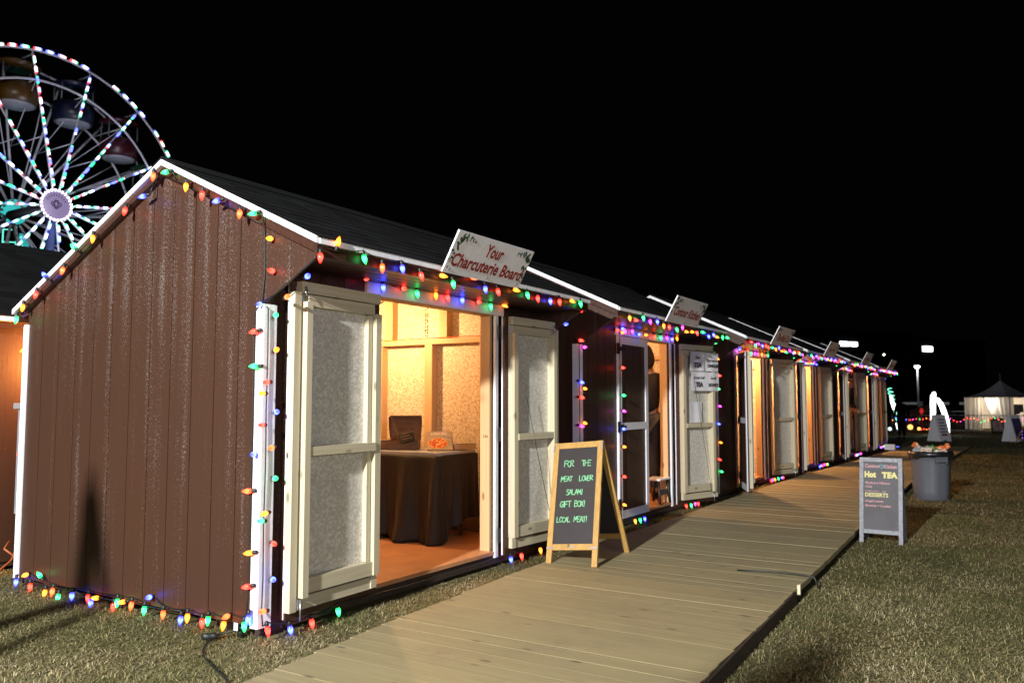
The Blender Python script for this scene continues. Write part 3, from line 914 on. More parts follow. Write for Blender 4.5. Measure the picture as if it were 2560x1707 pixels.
# corner post of the nearest hut: two runs either side of the white trim
bl, an = anchored(HB['corner'], 'end', 0)
b2, a2 = anchored(HB['post'], 'end', 0)
run1 = [(-0.035, -0.005, 2.28), (-0.022, -0.004, 2.15), (-0.022, -0.008, 1.97), (-0.030, 0.004, 1.80), (-0.04, 0.055, 1.75), (-0.034, 0.056, 1.6), (-0.034, 0.054, 1.3), (-0.034, 0.057, 1.0), (-0.034, 0.055, 0.7), (-0.034, 0.057, 0.4), (-0.034, 0.056, 0.2), (-0.04, 0.06, 0.09)]
run2 = [(-0.030, 0.01, 1.80), (-0.024, -0.1, 1.845), (-0.024, -0.25, 1.93), (-0.024, -0.40, 2.015), (-0.03, -0.435, 2.06)]
run3 = [(-0.030, 0.0, 1.80), (-0.008, -0.026, 1.77), (-0.006, -0.027, 1.5), (-0.008, -0.026, 1.2), (-0.006, -0.028, 0.9), (-0.009, -0.026, 0.6), (-0.006, -0.027, 0.3), (-0.012, -0.028, 0.13), (-0.03, -0.06, 0.06)]
light_string('string of coloured bulbs along the near front corner of the nearest hut', (-0.03, -0.02, 0.04), bl + b2, [run1, run2, run3])
# foot of the gable wall
lst = sorted(HB['base'], key=lambda b: -b[3])
bl, an = anchored(lst, 'end', 0)
hi_ = sorted([a for a in an if a.z > 0.062], key=lambda p: -p.y); lo_ = sorted([a for a in an if a.z <= 0.062], key=lambda p: -p.y)
light_string('double string of coloured bulbs along the foot of the nearest gable wall', (-0.06, 1.2, 0.0), bl, [sagged(hi_, 0.01), sagged(lo_, 0.012)])
bl, an = anchored(HB['leftpost'], 'end', 0)
an2 = [(0.0, 2.485, 1.80)] + [(0.005, 2.482, a.z) for a in an] + [(0.0, 2.48, 0.04)]
light_string('string of coloured bulbs down the back corner trim of the nearest hut', (0, 2.48, 0.04), bl, [an2])
bl, an = anchored(HB['sill'], 'front', 0)
light_string('string of coloured bulbs hanging below the door sill of the nearest hut', (1.4, -0.06, 0.05), bl, [sagged([(-0.03, -0.06, 0.06)] + an + [(3.06, -0.06, 0.06)], 0.02)])
bl, an = anchored(HB['eave'], 'front', 0)
b2, a2 = anchored(HB['header'], 'front', 0)
light_string('string of coloured bulbs along the eave of the nearest hut', (1.5, -0.44, 2.05), bl, [sagged([(-0.03, -0.44, 2.08)] + an + [(3.08, -0.44, 2.06)], 0.006)])
light_string('string of coloured bulbs across the white door header of the nearest hut', (1.5, -0.03, 2.03), b2, [sagged([(0.75, -0.035, 2.05)] + a2 + [(2.42, -0.035, 2.05)], 0.004)])
fp = HB['farcheek'] + [('g', 'R', 3.10, -0.05, 1.48), ('r', 'R', 3.09, -0.05, 1.26), ('b', 'R', 3.10, -0.05, 0.99), ('r', 'R', 3.10, -0.06, 0.70), ('a', 'R', 3.10, -0.05, 0.42)]
bl, an = anchored(fp, 'end', 0)
light_string('string of coloured bulbs at the far front corner of the nearest hut', (3.09, -0.02, 0.05), bl, [[(3.085, -0.40, 2.04), (3.085, -0.2, 1.91), (3.085, -0.03, 1.80), (3.085, -0.025, 1.0), (3.085, -0.025, 0.3)]])
# the other huts
SEQ = 'gbarp'
ORD = ['', 'hut with the paper notices', 'third hut along the row', 'fourth hut along the row', 'fifth hut along the row', 'farthest hut of the row']
def seqcol(i): return 'bargp'[i % 5] if rb.random() < 0.85 else rb.choice('bargp')
for i in range(1, 6):
    X = HX[i]
    hi = i <= 1
    def F(c, p, code): return (c, Vector((X + p[0], p[1], p[2])), Vector(dirv(code, 'front')))
    b = []
    n = 18 if i < 5 else 24
    for k in range(n):
        x = 0.10 + (HL - 0.15) * k / (n - 1) + jit(.02)
        b.append(F(seqcol(k + i), (x, -0.475 + jit(.012), 2.035 + jit(.018) - (0.02 if k % 2 else 0)), 'R' if rb.random() < .25 else 'd'))
    light_string('string of coloured bulbs along the eave of the ' + ORD[i], (X + 1.5, -0.44, 2.05), b, [[(X - .03, -0.445, 2.07), (X + 1.5, -0.443, 2.055), (X + HL + .03, -0.445, 2.07)]], G, hi)
    b = []
    for k in range(10):
        b.append(F(seqcol(k + 2 * i), (0.78 + 1.66 * k / 9 + jit(.03), -0.06, 1.99 + jit(.02)), 'x' if rb.random() < .3 else 'd'))
    light_string('string of coloured bulbs across the door header of the ' + ORD[i], (X + 1.5, -0.03, 2.02), b, [[(X + .75, -0.03, 2.03), (X + 2.45, -0.03, 2.03)]], G, hi)
    b = []
    zs = [1.80, 1.74, 1.46, 1.40, 1.30, 1.08, 1.02, 0.80, 0.60, 0.34] if i == 1 else [1.83, 1.62, 1.40, 1.18, 0.96, 0.74, 0.52, 0.30]
    for k, z in enumerate(zs):
        b.append(F(seqcol(k + 3 * i), (-0.035 + (k % 2) * 0.07 + jit(.01), -0.055, z + jit(.03)), 'x' if k % 2 else 'R'))
    if i == 1:
        for k, z in enumerate([2.0, 1.96, 1.60, 1.32, 1.16, 0.98, 0.80, 0.50, 0.22]):
            b.append((seqcol(k), Vector((X + 0.855 + jit(.012), -0.075, z)), Vector(dirv('x', 'front'))))
    run = [[(X - .03, -0.40, 2.03), (X - .03, -0.03, 1.80), (X - .02, -0.028, 0.05)]]
    if i == 1: run.append([(X + .85, -0.04, 2.04), (X + .85, -0.04, 0.1)])
    light_string('string of coloured bulbs on the near front corner of the ' + ORD[i], (X, -0.03, 0.05), b, run, G, hi)
    b = []
    for k in range(12):
        z = 1.88 - k * 0.15 + jit(.03)
        b.append(F(seqcol(k + i + 1), (HL + 0.03 + jit(.05), -0.055 + jit(.01), z), 'R' if k % 2 else 'x'))
    b.append(F('g', (HL + .02, -0.30, 1.98), 'R')); b.append(F('b', (HL + .02, -0.16, 1.90), 'd'))
    light_string('string of coloured bulbs on the far front corner of the ' + ORD[i], (X + HL, -0.03, 0.05), b, [[(X + HL + .03, -0.40, 2.03), (X + HL + .03, -0.03, 1.80), (X + HL + .03, -0.028, 0.05)]], G, hi)
    b = []
    xs = [1.05, 1.2, 1.32, 2.55, 2.68, 2.82, 2.95] if i == 1 else [2.3, 2.42, 2.55, 2.75, 2.95, 3.05]
    for k, x in enumerate(xs):
        b.append(F(seqcol(2 * k + i), (x + jit(.03), -0.10, 0.025 + jit(.012)), 'd'))
    light_string('string of coloured bulbs hanging below the sill of the ' + ORD[i], (X + 1.5, -0.06, 0.05), b, [[(X + .1, -0.07, 0.06), (X + 1.5, -0.075, 0.055), (X + HL, -0.07, 0.06)]], G, hi)

# ------------------------------------------------------------------ sign boards on the eaves
M['signwhite'] = plain('sign_board_white', (0.85, 0.84, 0.88), 0.35, var=0.03, vscale=6)
M['signred'] = plain('sign_red', (0.26, 0.026, 0.016), 0.55)
M['holly'] = plain('holly_green', (0.016, 0.075, 0.030), 0.5, var=0.4, vscale=40)
M['berry'] = plain('berry_red', (0.30, 0.020, 0.020), 0.5)
def holly_leaf(mb, T, u, w, a, s, d=0.0075):
    pts = []
    prof = [(0, 0), (.16, .26), (.28, .12), (.45, .33), (.58, .14), (.74, .24), (.84, .08), (1, 0)]
    for x, y in prof + [(x, -y) for x, y in prof[-2:0:-1]]:
        X = x * s; Y = y * s
        pts.append(T(u + X * math.cos(a) - Y * math.sin(a), w + X * math.sin(a) + Y * math.cos(a), d))
    c = T(u + .5 * s * math.cos(a), w + .5 * s * math.sin(a), d + .001)
    n = len(pts)
    mb.add(pts + [c], [(i, (i + 1) % n, n) for i in range(n)])
def holly_corner(mb, mr, T, W_, H_, side, rnd):
    for k in range(26):
        q = k / 25
        # along the top (q<.45) and down the side
        if q < 0.42:
            s = q / 0.42
            u = -W_ / 2 + 0.19 - 0.145 * s; w = H_ - 0.040 - 0.004 * math.sin(9 * s); sz = 0.020 + 0.022 * s
        else:
            s = (q - 0.42) / 0.58
            u = -W_ / 2 + 0.045 + 0.012 * math.sin(7 * s) - 0.012 * s; w = H_ - 0.045 - (H_ - 0.085) * s; sz = 0.042 * (1 - s) + 0.012
        u += rnd.uniform(-.012, .012); w += rnd.uniform(-.008, .008)
        holly_leaf(mb, T, side * -u if side > 0 else u, w, rnd.uniform(0, 6.28), sz)
        if k % 3 == 0:
            uu = (-u if side > 0 else u) + rnd.uniform(-.012, .012); ww = w - 0.012
            c = T(uu, ww, 0.0095); r = 0.0055
            vs = [T(uu + r * math.cos(j * 1.047), ww + r * math.sin(j * 1.047), 0.009) for j in range(6)]
            mr.add(vs, [tuple(range(6))])
def sign_board(i, label, lines):
    X = HX[i]
    t = thing('sign_board', label, 'sign', (X + 1.41, -0.492, 2.068), 0, 'white sign boards on the hut eaves')
    W_, H_ = 0.905, 0.285
    T = frame((0, 0, 0), (1, 0, 0), (0, -0.48, 0.877), (0, -0.877, -0.48))
    mb = MB(); mb.box(-W_ / 2, W_ / 2, 0, H_, -0.006, 0.006, 0, T)
    mb.build('panel', M['signwhite'], t)
    mb = MB(); mr = MB(); rnd = random.Random(20 + i)
    holly_corner(mb, mr, T, W_, H_, -1, rnd); holly_corner(mb, mr, T, W_, H_, 1, rnd)
    mb.build('holly_decoration', M['holly'], t); mr.build('berries', M['berry'], t)
    mb = MB()
    for body, size, w, xs in lines:
        write(mb, body, size, lambda u, v, d, w=w: T(u, w + v, 0.0072 + d), shear=0.12, bold=0.0032, xs=xs)
    if not lines:
        rnd = random.Random(i)
        for k in range(7):
            u = -0.24 + k * 0.07
            mb.box(u, u + rnd.uniform(.012, .02), 0.10, 0.10 + rnd.uniform(.05, .09), 0.0066, 0.0076, 0, T)
            mb.box(u, u + 0.05, 0.10 + rnd.uniform(0, .05), 0.125 + rnd.uniform(0.0, .05), 0.0066, 0.0074, 0, T)
    mb.build('lettering', M['signred'], t)
    mb = MB()
    for u in (-0.40, 0.03, 0.40):
        mb.lathe([(0.009, 0.0062), (0.009, 0.0085), (0.004, 0.0105)], 8, 0, lambda x, y, z, u=u: T(u + x, 0.028 + y, z))
    mb.build('screw', M['steel_dim'], t)
sign_board(0, 'white sign with holly corners reading Your Charcuterie Board', [('Your', 0.122, 0.200, 0.80), ('Charcuterie Board', 0.122, 0.092, 0.90)])
sign_board(1, 'white sign with holly corners reading Contour Kitchen', [('Contour Kitchen', 0.135, 0.125, 0.80)])
sign_board(2, 'white holly sign on the third hut with blurred red lettering', [('The Nut Co', 0.150, 0.12, 0.85)])
sign_board(3, 'dim white sign on the eave of the fourth hut along the row', [])
sign_board(4, 'dim purple-lit sign on the eave of the fifth hut along the row', [])
sign_board(5, 'dim sign on the eave of the farthest hut, over clustered bulbs', [])

# ------------------------------------------------------------------ chalk lettering: single-stroke hand capitals
SF = {'F': ['00 01 .55,1', '0,.52 .45,.55'], 'O': ['.3,0 .06,.2 .0,.55 .14,.92 .34,1 .55,.8 .6,.4 .46,.06 .3,0'], 'R': ['00 .02,1 .4,1 .55,.82 .45,.6 .04,.5 .6,.0'],
      'T': ['.3,0 .3,1', '-.02,.97 .62,1'], 'H': ['00 .02,1', '.55,0 .56,1', '.0,.5 .56,.54'], 'E': ['.5,.02 00 .03,1 .55,.98', '.02,.52 .42,.54'],
      'M': ['00 .1,1 .33,.35 .55,1 .68,0'], 'A': ['00 .3,1 .58,0', '.1,.36 .5,.38'], 'L': ['.02,1 00 .5,.02'], 'V': ['0,1 .27,0 .58,1'],
      'S': ['.52,.88 .3,1 .05,.82 .14,.6 .45,.42 .52,.2 .3,0 .0,.1'], 'I': ['.15,0 .17,1'], 'G': ['.55,.88 .32,1 .05,.72 .02,.3 .24,0 .52,.12 .56,.45 .3,.45'],
      'B': ['00 .02,1 .36,.98 .46,.8 .36,.58 .02,.53', '.36,.56 .54,.36 .5,.1 .3,0 00'], 'X': ['0,0 .52,1', '.03,1 .56,0'], 'C': ['.54,.86 .3,1 .05,.7 .03,.3 .26,0 .55,.12'],
      '!': ['.15,.3 .18,1.05', '.14,.0 .15,.06'], 'D': ['00 .02,1 .3,.96 .55,.7 .54,.3 .3,.03 00']}
def stroke_text(mb, text, T, u, w, h, adv=0.62, wid=0.004, rnd=None):
    rnd = rnd or random.Random(1)
    for ch in text:
        if ch == ' ':
            u += h * 0.75; continue
        sk = h * (1 + rnd.uniform(-.05, .05)); dw = rnd.uniform(-.04, .04) * h
        for st in SF[ch]:
            pts = []
            for tok in st.split():
                if tok == '00': x, y = 0.0, 0.0
                elif tok == '01': x, y = 0.0, 1.0
                else: x, y = [float(q) for q in tok.split(',')]
                pts.append((u + (x + rnd.uniform(-.02, .02)) * sk, w + dw + (y + rnd.uniform(-.02, .02)) * sk))
            for (a, b), (c, d) in zip(pts, pts[1:]):
                l = math.hypot(c - a, d - b) or 1e-6
                px, py = -(d - b) / l * wid / 2, (c - a) / l * wid / 2
                ex, ey = (c - a) / l * wid * .3, (d - b) / l * wid * .3
                mb.add([(a + px - ex, b + py - ey, 0), (a - px - ex, b - py - ey, 0), (c - px + ex, d - py + ey, 0), (c + px + ex, d + py + ey, 0)], [(0, 1, 2, 3)], 0, T)
        u += h * (adv if ch not in 'I!' else 0.32) + (h * .14 if ch == 'M' else 0)
    return u
def stroke_width(text, h, adv=0.62):
    return sum(h * 0.75 if c == ' ' else h * (adv if c not in 'I!' else .32) + (h * .14 if c == 'M' else 0) for c in text) - h * .06
M['slate'] = plain('chalkboard_black', (0.011, 0.0105, 0.014), 0.55, var=0.15, vscale=9)
M['chalkgreen'] = plain('green_chalk', (0.20, 0.55, 0.30), 0.9)
def chalk_panel(name, mb, m, par):
    return mb.build(name, m, par)

def a_board(name, label, cat, fl, fr, spread, top_h, legw, m_frame, m_panel, top_in=0.32):
    """folding board: fl, fr front feet on plan, spread = plan distance front foot to back foot"""
    fl, fr = Vector((fl[0], fl[1], 0)), Vector((fr[0], fr[1], 0))
    base = (fl + fr) / 2
    U = (fr - fl).normalized(); Nn = Vector((U.y, -U.x, 0))       # outward to the viewer
    if Nn.x > 0: Nn = -Nn
    wid = (fr - fl).length
    return base, U, Nn, wid
# ------------------------------------------------------------------ folding A-boards
def easel(label, fl, fr, z0, spread, top_h, sw, m_frame, m_panel, rail_z, back=None):
    tilt = fr[2] - fl[2] if len(fl) > 2 else 0.0
    fl, fr = Vector((fl[0], fl[1], 0)), Vector((fr[0], fr[1], tilt))
    base = (fl + fr) / 2; wid = (fr - fl).length
    U = (fr - fl).normalized(); Nn = Vector((U.y, -U.x, 0)).normalized()
    t = thing('folding_chalkboard', label, 'chalkboard', (base.x, base.y, z0), 0, 'folding chalkboards by the boardwalk')
    half = spread / 2
    up = Nn.cross(U).normalized() * top_h
    if up.z < 0: up = -up
    if back is not None:
        bk = Vector((back[0], back[1], 0)); bk = bk.normalized() * spread; Nn = -bk.normalized()
    Wf = (-Nn * half + up); Lf = Wf.length
    T = frame((0, 0, 0), U, Wf, U.cross(Wf))
    w2 = wid / 2
    mb = MB()
    mb.box(-w2, -w2 + sw, 0, Lf, -0.014, 0.010, 0, T); mb.box(w2 - sw, w2, 0, Lf, -0.014, 0.010, 0, T)
    mb.build_each('front_stile', m_frame, t, bevel=0.002)
    mb = MB()
    mb.box(-w2 + sw + .0005, w2 - sw - .0005, Lf - sw * 1.1, Lf - .001, -0.013, 0.009, 0, T)
    mb.box(-w2 + sw + .0005, w2 - sw - .0005, rail_z, rail_z + sw * 1.05, -0.013, 0.009, 0, T)
    mb.build_each('front_rail', m_frame, t, bevel=0.002)
    mb = MB(); mb.box(-w2 + sw - .003, w2 - sw + .003, rail_z + sw * 1.05 - .003, Lf - sw * 1.1 + .003, -0.008, 0.0, 0, T)
    pn = mb.build('chalk_panel', m_panel, t)
    # back half
    B0 = -Nn * spread
    Wb = (Nn * half + up); 
    Tb = frame(B0, U, Wb, U.cross(Wb))
    Lb = Wb.length - 0.012
    mb = MB()
    mb.box(-w2, -w2 + sw, 0, Lb, -0.014, 0.010, 0, Tb); mb.box(w2 - sw, w2, 0, Lb, -0.014, 0.010, 0, Tb)
    mb.box(-w2 + sw + .0005, w2 - sw - .0005, Lb - sw, Lb - .001, -0.013, 0.009, 0, Tb)
    mb.box(-w2 + sw + .0005, w2 - sw - .0005, rail_z, rail_z + sw, -0.013, 0.009, 0, Tb)
    mb.build('back_frame', m_frame, t, bevel=0.002)
    mb = MB(); mb.box(-w2 + sw - .003, w2 - sw + .003, rail_z + sw - .003, Lb - sw + .003, -0.009, -0.001, 0, Tb)
    mb.build('back_panel', m_panel, t)
    return t, T, w2, Lf
t, T, w2, Lf = easel('honey pine chalkboard with green chalk capitals reading FOR THE MEAT LOVER', (2.335, -0.450, 0.0), (2.368, -0.862, 0.036), 0.035, 0.70, 0.905, 0.044, M['honey'], M['slate'], 0.125)
mb = MB(); rnd = random.Random(2)
p0, p1 = 0.172, Lf - 0.05
TT = lambda u, w, d: T(u, w, 0.0012 + d)
for txt, fr_, h, c in (('FOR  THE', .165, .046, 0.0), ('MEAT  LOVER', .325, .040, 0.0), ('SALAMI', .468, .042, -0.012), ('GIFT BOX!', .592, .044, -0.022), ('LOCAL MEAT!', .752, .040, -0.020)):
    w = p1 - (p1 - p0) * fr_
    ww = stroke_width(txt, h, .56)
    stroke_text(mb, txt, TT, c - ww / 2, w - h / 2, h, .56, 0.0056, rnd)
mb.build('chalk_lettering', M['chalkgreen'], t)
mb = MB()
for s in (-1, 1):
    mb.box(s * w2 - .012 if s > 0 else -w2 - .002, s * w2 + .002 if s > 0 else -w2 + .012, Lf - 0.075, Lf - 0.01, 0.0104, 0.0125, 0, T)
    mb.box(min(s * (w2 - .06), s * (w2 + .001)), max(s * (w2 - .06), s * (w2 + .001)), 0.135, 0.148, 0.0104, 0.0125, 0, T)
mb.box(-0.012, 0.014, 0.138, 0.158, 0.0096, 0.012, 0, T)
mb.build_each('hinge_plate', M['metal'], t)

M['greyframe'] = plain('grey_washed_timber', (0.20, 0.21, 0.24), 0.6, var=0.3, vscale=35)
M['slategrey'] = plain('dusty_chalkboard', (0.062, 0.061, 0.070), 0.65, var=0.3, vscale=5)
M['chalkpink'] = plain('pink_chalk', (0.50, 0.27, 0.30), 0.9)
M['chalkyellow'] = plain('yellow_chalk', (0.58, 0.54, 0.24), 0.9)
M['chalkblue'] = plain('blue_chalk', (0.22, 0.50, 0.62), 0.9)
t, T, w2, Lf = easel('grey-framed chalkboard on the grass with yellow Hot TEA and DESSERTS', (5.075, -2.200), (5.075, -2.566), -0.028, 0.27, 0.765, 0.036, M['greyframe'], M['slategrey'], 0.085)
TT = lambda u, w, d: T(u, w, 0.0014 + d)
pk, ye, bl_ = MB(), MB(), MB()
def line(mbx, s, u, w, size, **kw):
    write(mbx, s, size, lambda a, b, d: TT(u + a, w + b, d), align='LEFT', **kw)
line(pk, 'Contour', -0.135, Lf - 0.078, 0.046, bold=0.0012, xs=0.76)
line(pk, 'Kitchen', 0.030, Lf - 0.080, 0.046, bold=0.0012, xs=0.74)
bl_.tube([TT(0.008 + 0.021 * math.cos(a), Lf - 0.079 + 0.017 * math.sin(a), 0.001) for a in [k * .628 for k in range(11)]], 0.0022, 4)
bl_.tube([TT(-0.010, Lf - 0.083, 0.001), TT(0.0, Lf - 0.074, 0.001), TT(0.010, Lf - 0.085, 0.001), TT(0.026, Lf - 0.070, 0.001)], 0.002, 4)
line(ye, 'Hot', -0.140, Lf - 0.158, 0.070, bold=0.0045, xs=0.85)
line(ye, 'TEA', 0.012, Lf - 0.160, 0.070, bold=0.0050, xs=1.0)
line(pk, '-Blueberry Hibiscus', -0.140, Lf - 0.232, 0.030, bold=0.0006, xs=0.92)
line(pk, '-Chai', -0.140, Lf - 0.268, 0.030, bold=0.0006)
for k in range(9):
    u = -0.135 + k * .018 + (0.02 if k > 6 else 0); h = 0.003 + (k % 3) * .002
    pk.box(u, u + .011, Lf - .305 - h, Lf - .303, 0, 0.0006, 0, TT)
line(ye, 'DESSERTS', -0.137, Lf - 0.343, 0.050, bold=0.0014, xs=0.92)
line(pk, '-Angel Loaves', -0.140, Lf - 0.398, 0.030, bold=0.0006, xs=0.95)
line(pk, '-Brownie + Cookies', -0.140, Lf - 0.440, 0.030, bold=0.0006, xs=0.9)
pk.build('pink_lettering', M['chalkpink'], t); ye.build('yellow_lettering', M['chalkyellow'], t); bl_.build('blue_logo', M['chalkblue'], t)

# ------------------------------------------------------------------ litter bin
def litter_bin():
    t = thing('litter_bin', 'round grey plastic litter bin overflowing with wrappers behind the grey chalkboard', 'bin', (9.17, -2.42, -0.03), R(215))
    m, nt, b = mat('grey_bin_plastic')
    b.inputs['Base Color'].default_value = (0.088, 0.096, 0.118, 1); b.inputs['Roughness'].default_value = 0.5
    mb = MB(); n = 40
    prof = [(0.205, 0.0), (0.213, 0.01), (0.222, 0.12), (0.240, 0.50), (0.250, 0.575), (0.258, 0.585), (0.258, 0.600)]
    vs = []; fs = []
    for r, z in prof:
        for k in range(n):
            a = 2 * math.pi * k / n
            rr = r - (0.010 if (k % 5 in (0, 1)) and 0.05 < z < 0.52 else 0.0)
            vs.append((rr * math.cos(a), rr * math.sin(a), z))
    for i in range(len(prof) - 1):
        for k in range(n):
            k2 = (k + 1) % n
            fs.append((i * n + k, i * n + k2, (i + 1) * n + k2, (i + 1) * n + k))
    fs.append(tuple(range(n))[::-1])
    mb.add(vs, fs, 0, None, True)
    mb.build('can', m, t)
    mb = MB()
    for s in (0, math.pi):
        c, q = math.cos(s), math.sin(s)
        Th = lambda x, y, z: (x * c - y * q, x * q + y * c, z)
        mb.box(0.243, 0.285, -0.075, 0.075, 0.545, 0.570, 0, Th)
        mb.box(0.270, 0.285, -0.075, 0.075, 0.505, 0.5445, 0, Th)
        for y in (-0.075, 0.063): mb.box(0.235, 0.2695, y, y + .012, 0.48, 0.5445, 0, Th)
    mb.build('handle', m, t, bevel=0.004)
    # bin liner folded over the rim
    mb = MB(); rnd = random.Random(8); vs = []; fs = []; n = 48
    for (r, z) in ((0.263, 0.548), (0.276, 0.585), (0.276, 0.618), (0.262, 0.636), (0.235, 0.625), (0.10, 0.57), (0.01, 0.57)):
        for k in range(n):
            a = 2 * math.pi * k / n
            j = 1 + rnd.uniform(-.018, .018)
            vs.append((r * j * math.cos(a), r * j * math.sin(a), z + rnd.uniform(-.008, .008) - (0.02 * math.sin(3 * a) if z < .56 else 0)))
    for i in range(6):
        for k in range(n):
            k2 = (k + 1) % n
            fs.append((i * n + k, i * n + k2, (i + 1) * n + k2, (i + 1) * n + k))
    mb.add(vs, fs, 0, None, True)
    mb.build('liner', plain('black_bin_liner', (0.010, 0.010, 0.012), 0.28), t)
    cols = [('green_wrapper', (0.06, 0.26, 0.045)), ('orange_wrapper', (0.50, 0.13, 0.035)), ('silver_wrapper', (0.42, 0.42, 0.44)), ('pale_wrapper', (0.5, 0.42, 0.36))]
    for ci, (nm, c) in enumerate(cols):
        mm = plain(nm, c, 0.35, 0.2 if 'silver' in nm else 0.0, var=0.3, vscale=30)
        mb = MB()
        for q in range(5):
            cx, cy, cz = rnd.uniform(-.13, .13), rnd.uniform(-.15, .15), 0.615 + rnd.uniform(0, .055)
            if ci == 1 and q < 2: cx, cy, cz = 0.02, (-.17, .15)[q], 0.685
            n1 = 9; vs = []; fs = []
            ax = Vector((rnd.uniform(-1, 1), rnd.uniform(-1, 1), rnd.uniform(-.2, .6))).normalized(); bx = ax.orthogonal().normalized()
            if ci == 1 and q < 2: ax = Vector((0, -1 if q == 0 else 1, .55)).normalized(); bx = ax.orthogonal().normalized()
            cxx = ax.cross(bx)
            for i in range(5):
                for j in range(5):
                    p = Vector((cx, cy, cz)) + ax * (i - 2) * 0.035 + bx * (j - 2) * 0.022 + cxx * rnd.uniform(-.018, .018)
                    vs.append(p)
            for i in range(4):
                for j in range(4):
                    fs.append((i * 5 + j, i * 5 + j + 1, i * 5 + j + 6, i * 5 + j + 5))
            mb.add(vs, fs)
        o = tag(mb.build('crumpled_litter', mm, None, (9.17, -2.42, -0.03)), 'crumpled %s heaped on top of the grey bin' % nm.replace('_', ' ') + 's', 'litter', 'wrappers heaped in the bin')
litter_bin()

# ------------------------------------------------------------------ table and goods in the nearest hut
t = thing('folding_table', 'folding table hidden beneath the dark draped cloth in the nearest hut', 'table', (2.58, 1.42, 0.10))
mb = MB(); mb.box(-0.275, 0.275, -0.865, 0.865, 0.705, 0.735); mb.build('tabletop', M['steel'], t)
for sx in (-1, 1):
    for sy in (-1, 1):
        mb = MB(); mb.tube([(sx * .23, sy * .72, 0.7045), (sx * .24, sy * .74, 0.0)], 0.013, 8); mb.build('leg', M['steel_dim'], t)
def tablecloth():
    m, nt, b = mat('dark_velvet')
    tc = N(nt, 'ShaderNodeTexCoord').outputs['Object']
    n1 = noise(nt, tc, 6, 4)
    L(nt, mix(nt, n1, (0.0035, 0.0022, 0.0015), (0.013, 0.0085, 0.0055)), b.inputs['Base Color'])
    b.inputs['Roughness'].default_value = 0.7
    b.inputs['Sheen Weight'].default_value = 0.12
    b.inputs['Sheen Tint'].default_value = (0.75, 0.42, 0.22, 1)
    b.inputs['Sheen Roughness'].default_value = 0.35
    x0, x1, y0, y1 = 2.295, 2.875, 0.545, 2.295
    zt = 0.839
    # perimeter walk, with the corner swag
    per = []
    def seg(a, c, n):
        for i in range(n):
            t_ = i / n
            per.append((a[0] + (c[0] - a[0]) * t_, a[1] + (c[1] - a[1]) * t_))
    seg((x0, y1), (x0, y0), 110); seg((x0, y0), (x1, y0), 60); seg((x1, y0), (x1, y1), 60); seg((x1, y1), (x0, y1), 30)
    n = len(per); rows = 16
    vs = []; fs = []
    cx, cy = (x0 + x1) / 2, (y0 + y1) / 2
    def outward(i):
        a, c = per[i - 2], per[(i + 2) % n]
        d = Vector((c[0] - a[0], c[1] - a[1])).normalized()
        return Vector((-d.y, d.x)) * (1 if True else 1)
    for r in range(rows + 1):
        q = r / rows
        for i in range(n):
            px, py = per[i]
            o = Vector((px - cx, py - cy))
            nn = outward(i)
            if nn.dot(o) < 0: nn = -nn
            # distance from the front corner along the walk
            dc = (i - 110) * 0.0125
            fold = 0.024 * math.sin(i * 0.37 + 1.3 * math.sin(i * .11)) + 0.013 * math.sin(i * 0.71 + 2.0 * math.sin(i * .17)) + 0.004 * math.sin(i * 1.7)
            corner = 0.055 * math.exp(-(dc / 0.10) ** 2) + 0.055 * math.exp(-((dc + 0.26) / 0.09) ** 2)
            amp = q ** 1.1
            off = 0.006 + amp * (fold * (1.25 if dc < 0 else 0.8) + corner + 0.018)
            zb = 0.115 + (0.10 if dc > 0.12 else 0.0) + 0.055 * max(0, math.sin((dc - 0.3) * 5)) * (dc > 0.3) 
            if -0.08 < dc < 0.06: zb = 0.104
            if dc < -0.2: zb = 0.125 + 0.018 * math.sin(dc * 9)
            z = zt - (zt - zb) * q
            bunch = 0.035 * max(0, q - 0.8) * 5 * (1 if dc < -0.05 else 0) * (0.5 + 0.5 * math.sin(i * 0.31))
            vs.append((px + nn.x * (off + bunch), py + nn.y * (off + bunch), z))
    for r in range(rows):
        for i in range(n):
            j = (i + 1) % n
            fs.append((r * n + i, r * n + j, (r + 1) * n + j, (r + 1) * n + i))
    fs.append(tuple(range(n)))
    mb = MB(); mb.add(vs, fs, 0, None, True)
    o = mb.build('tablecloth', m)
    me = o.data
    me.polygons[len(me.polygons) - 1].use_smooth = False
    md = o.modifiers.new('subdivision', 'SUBSURF'); md.levels = 1; md.render_levels = 1
    md2 = o.modifiers.new('solidify', 'SOLIDIFY'); md2.thickness = 0.003; md2.offset = -1
    tag(o, 'dark brown velvet cloth draped to the floor over the table in the nearest hut', 'tablecloth')
tablecloth()
ZT = 0.8425
M['card'] = plain('brown_cardboard', (0.125, 0.065, 0.036), 0.75, var=0.12, vscale=12)
M['card_ink'] = plain('cardboard_print', (0.055, 0.025, 0.014), 0.8)
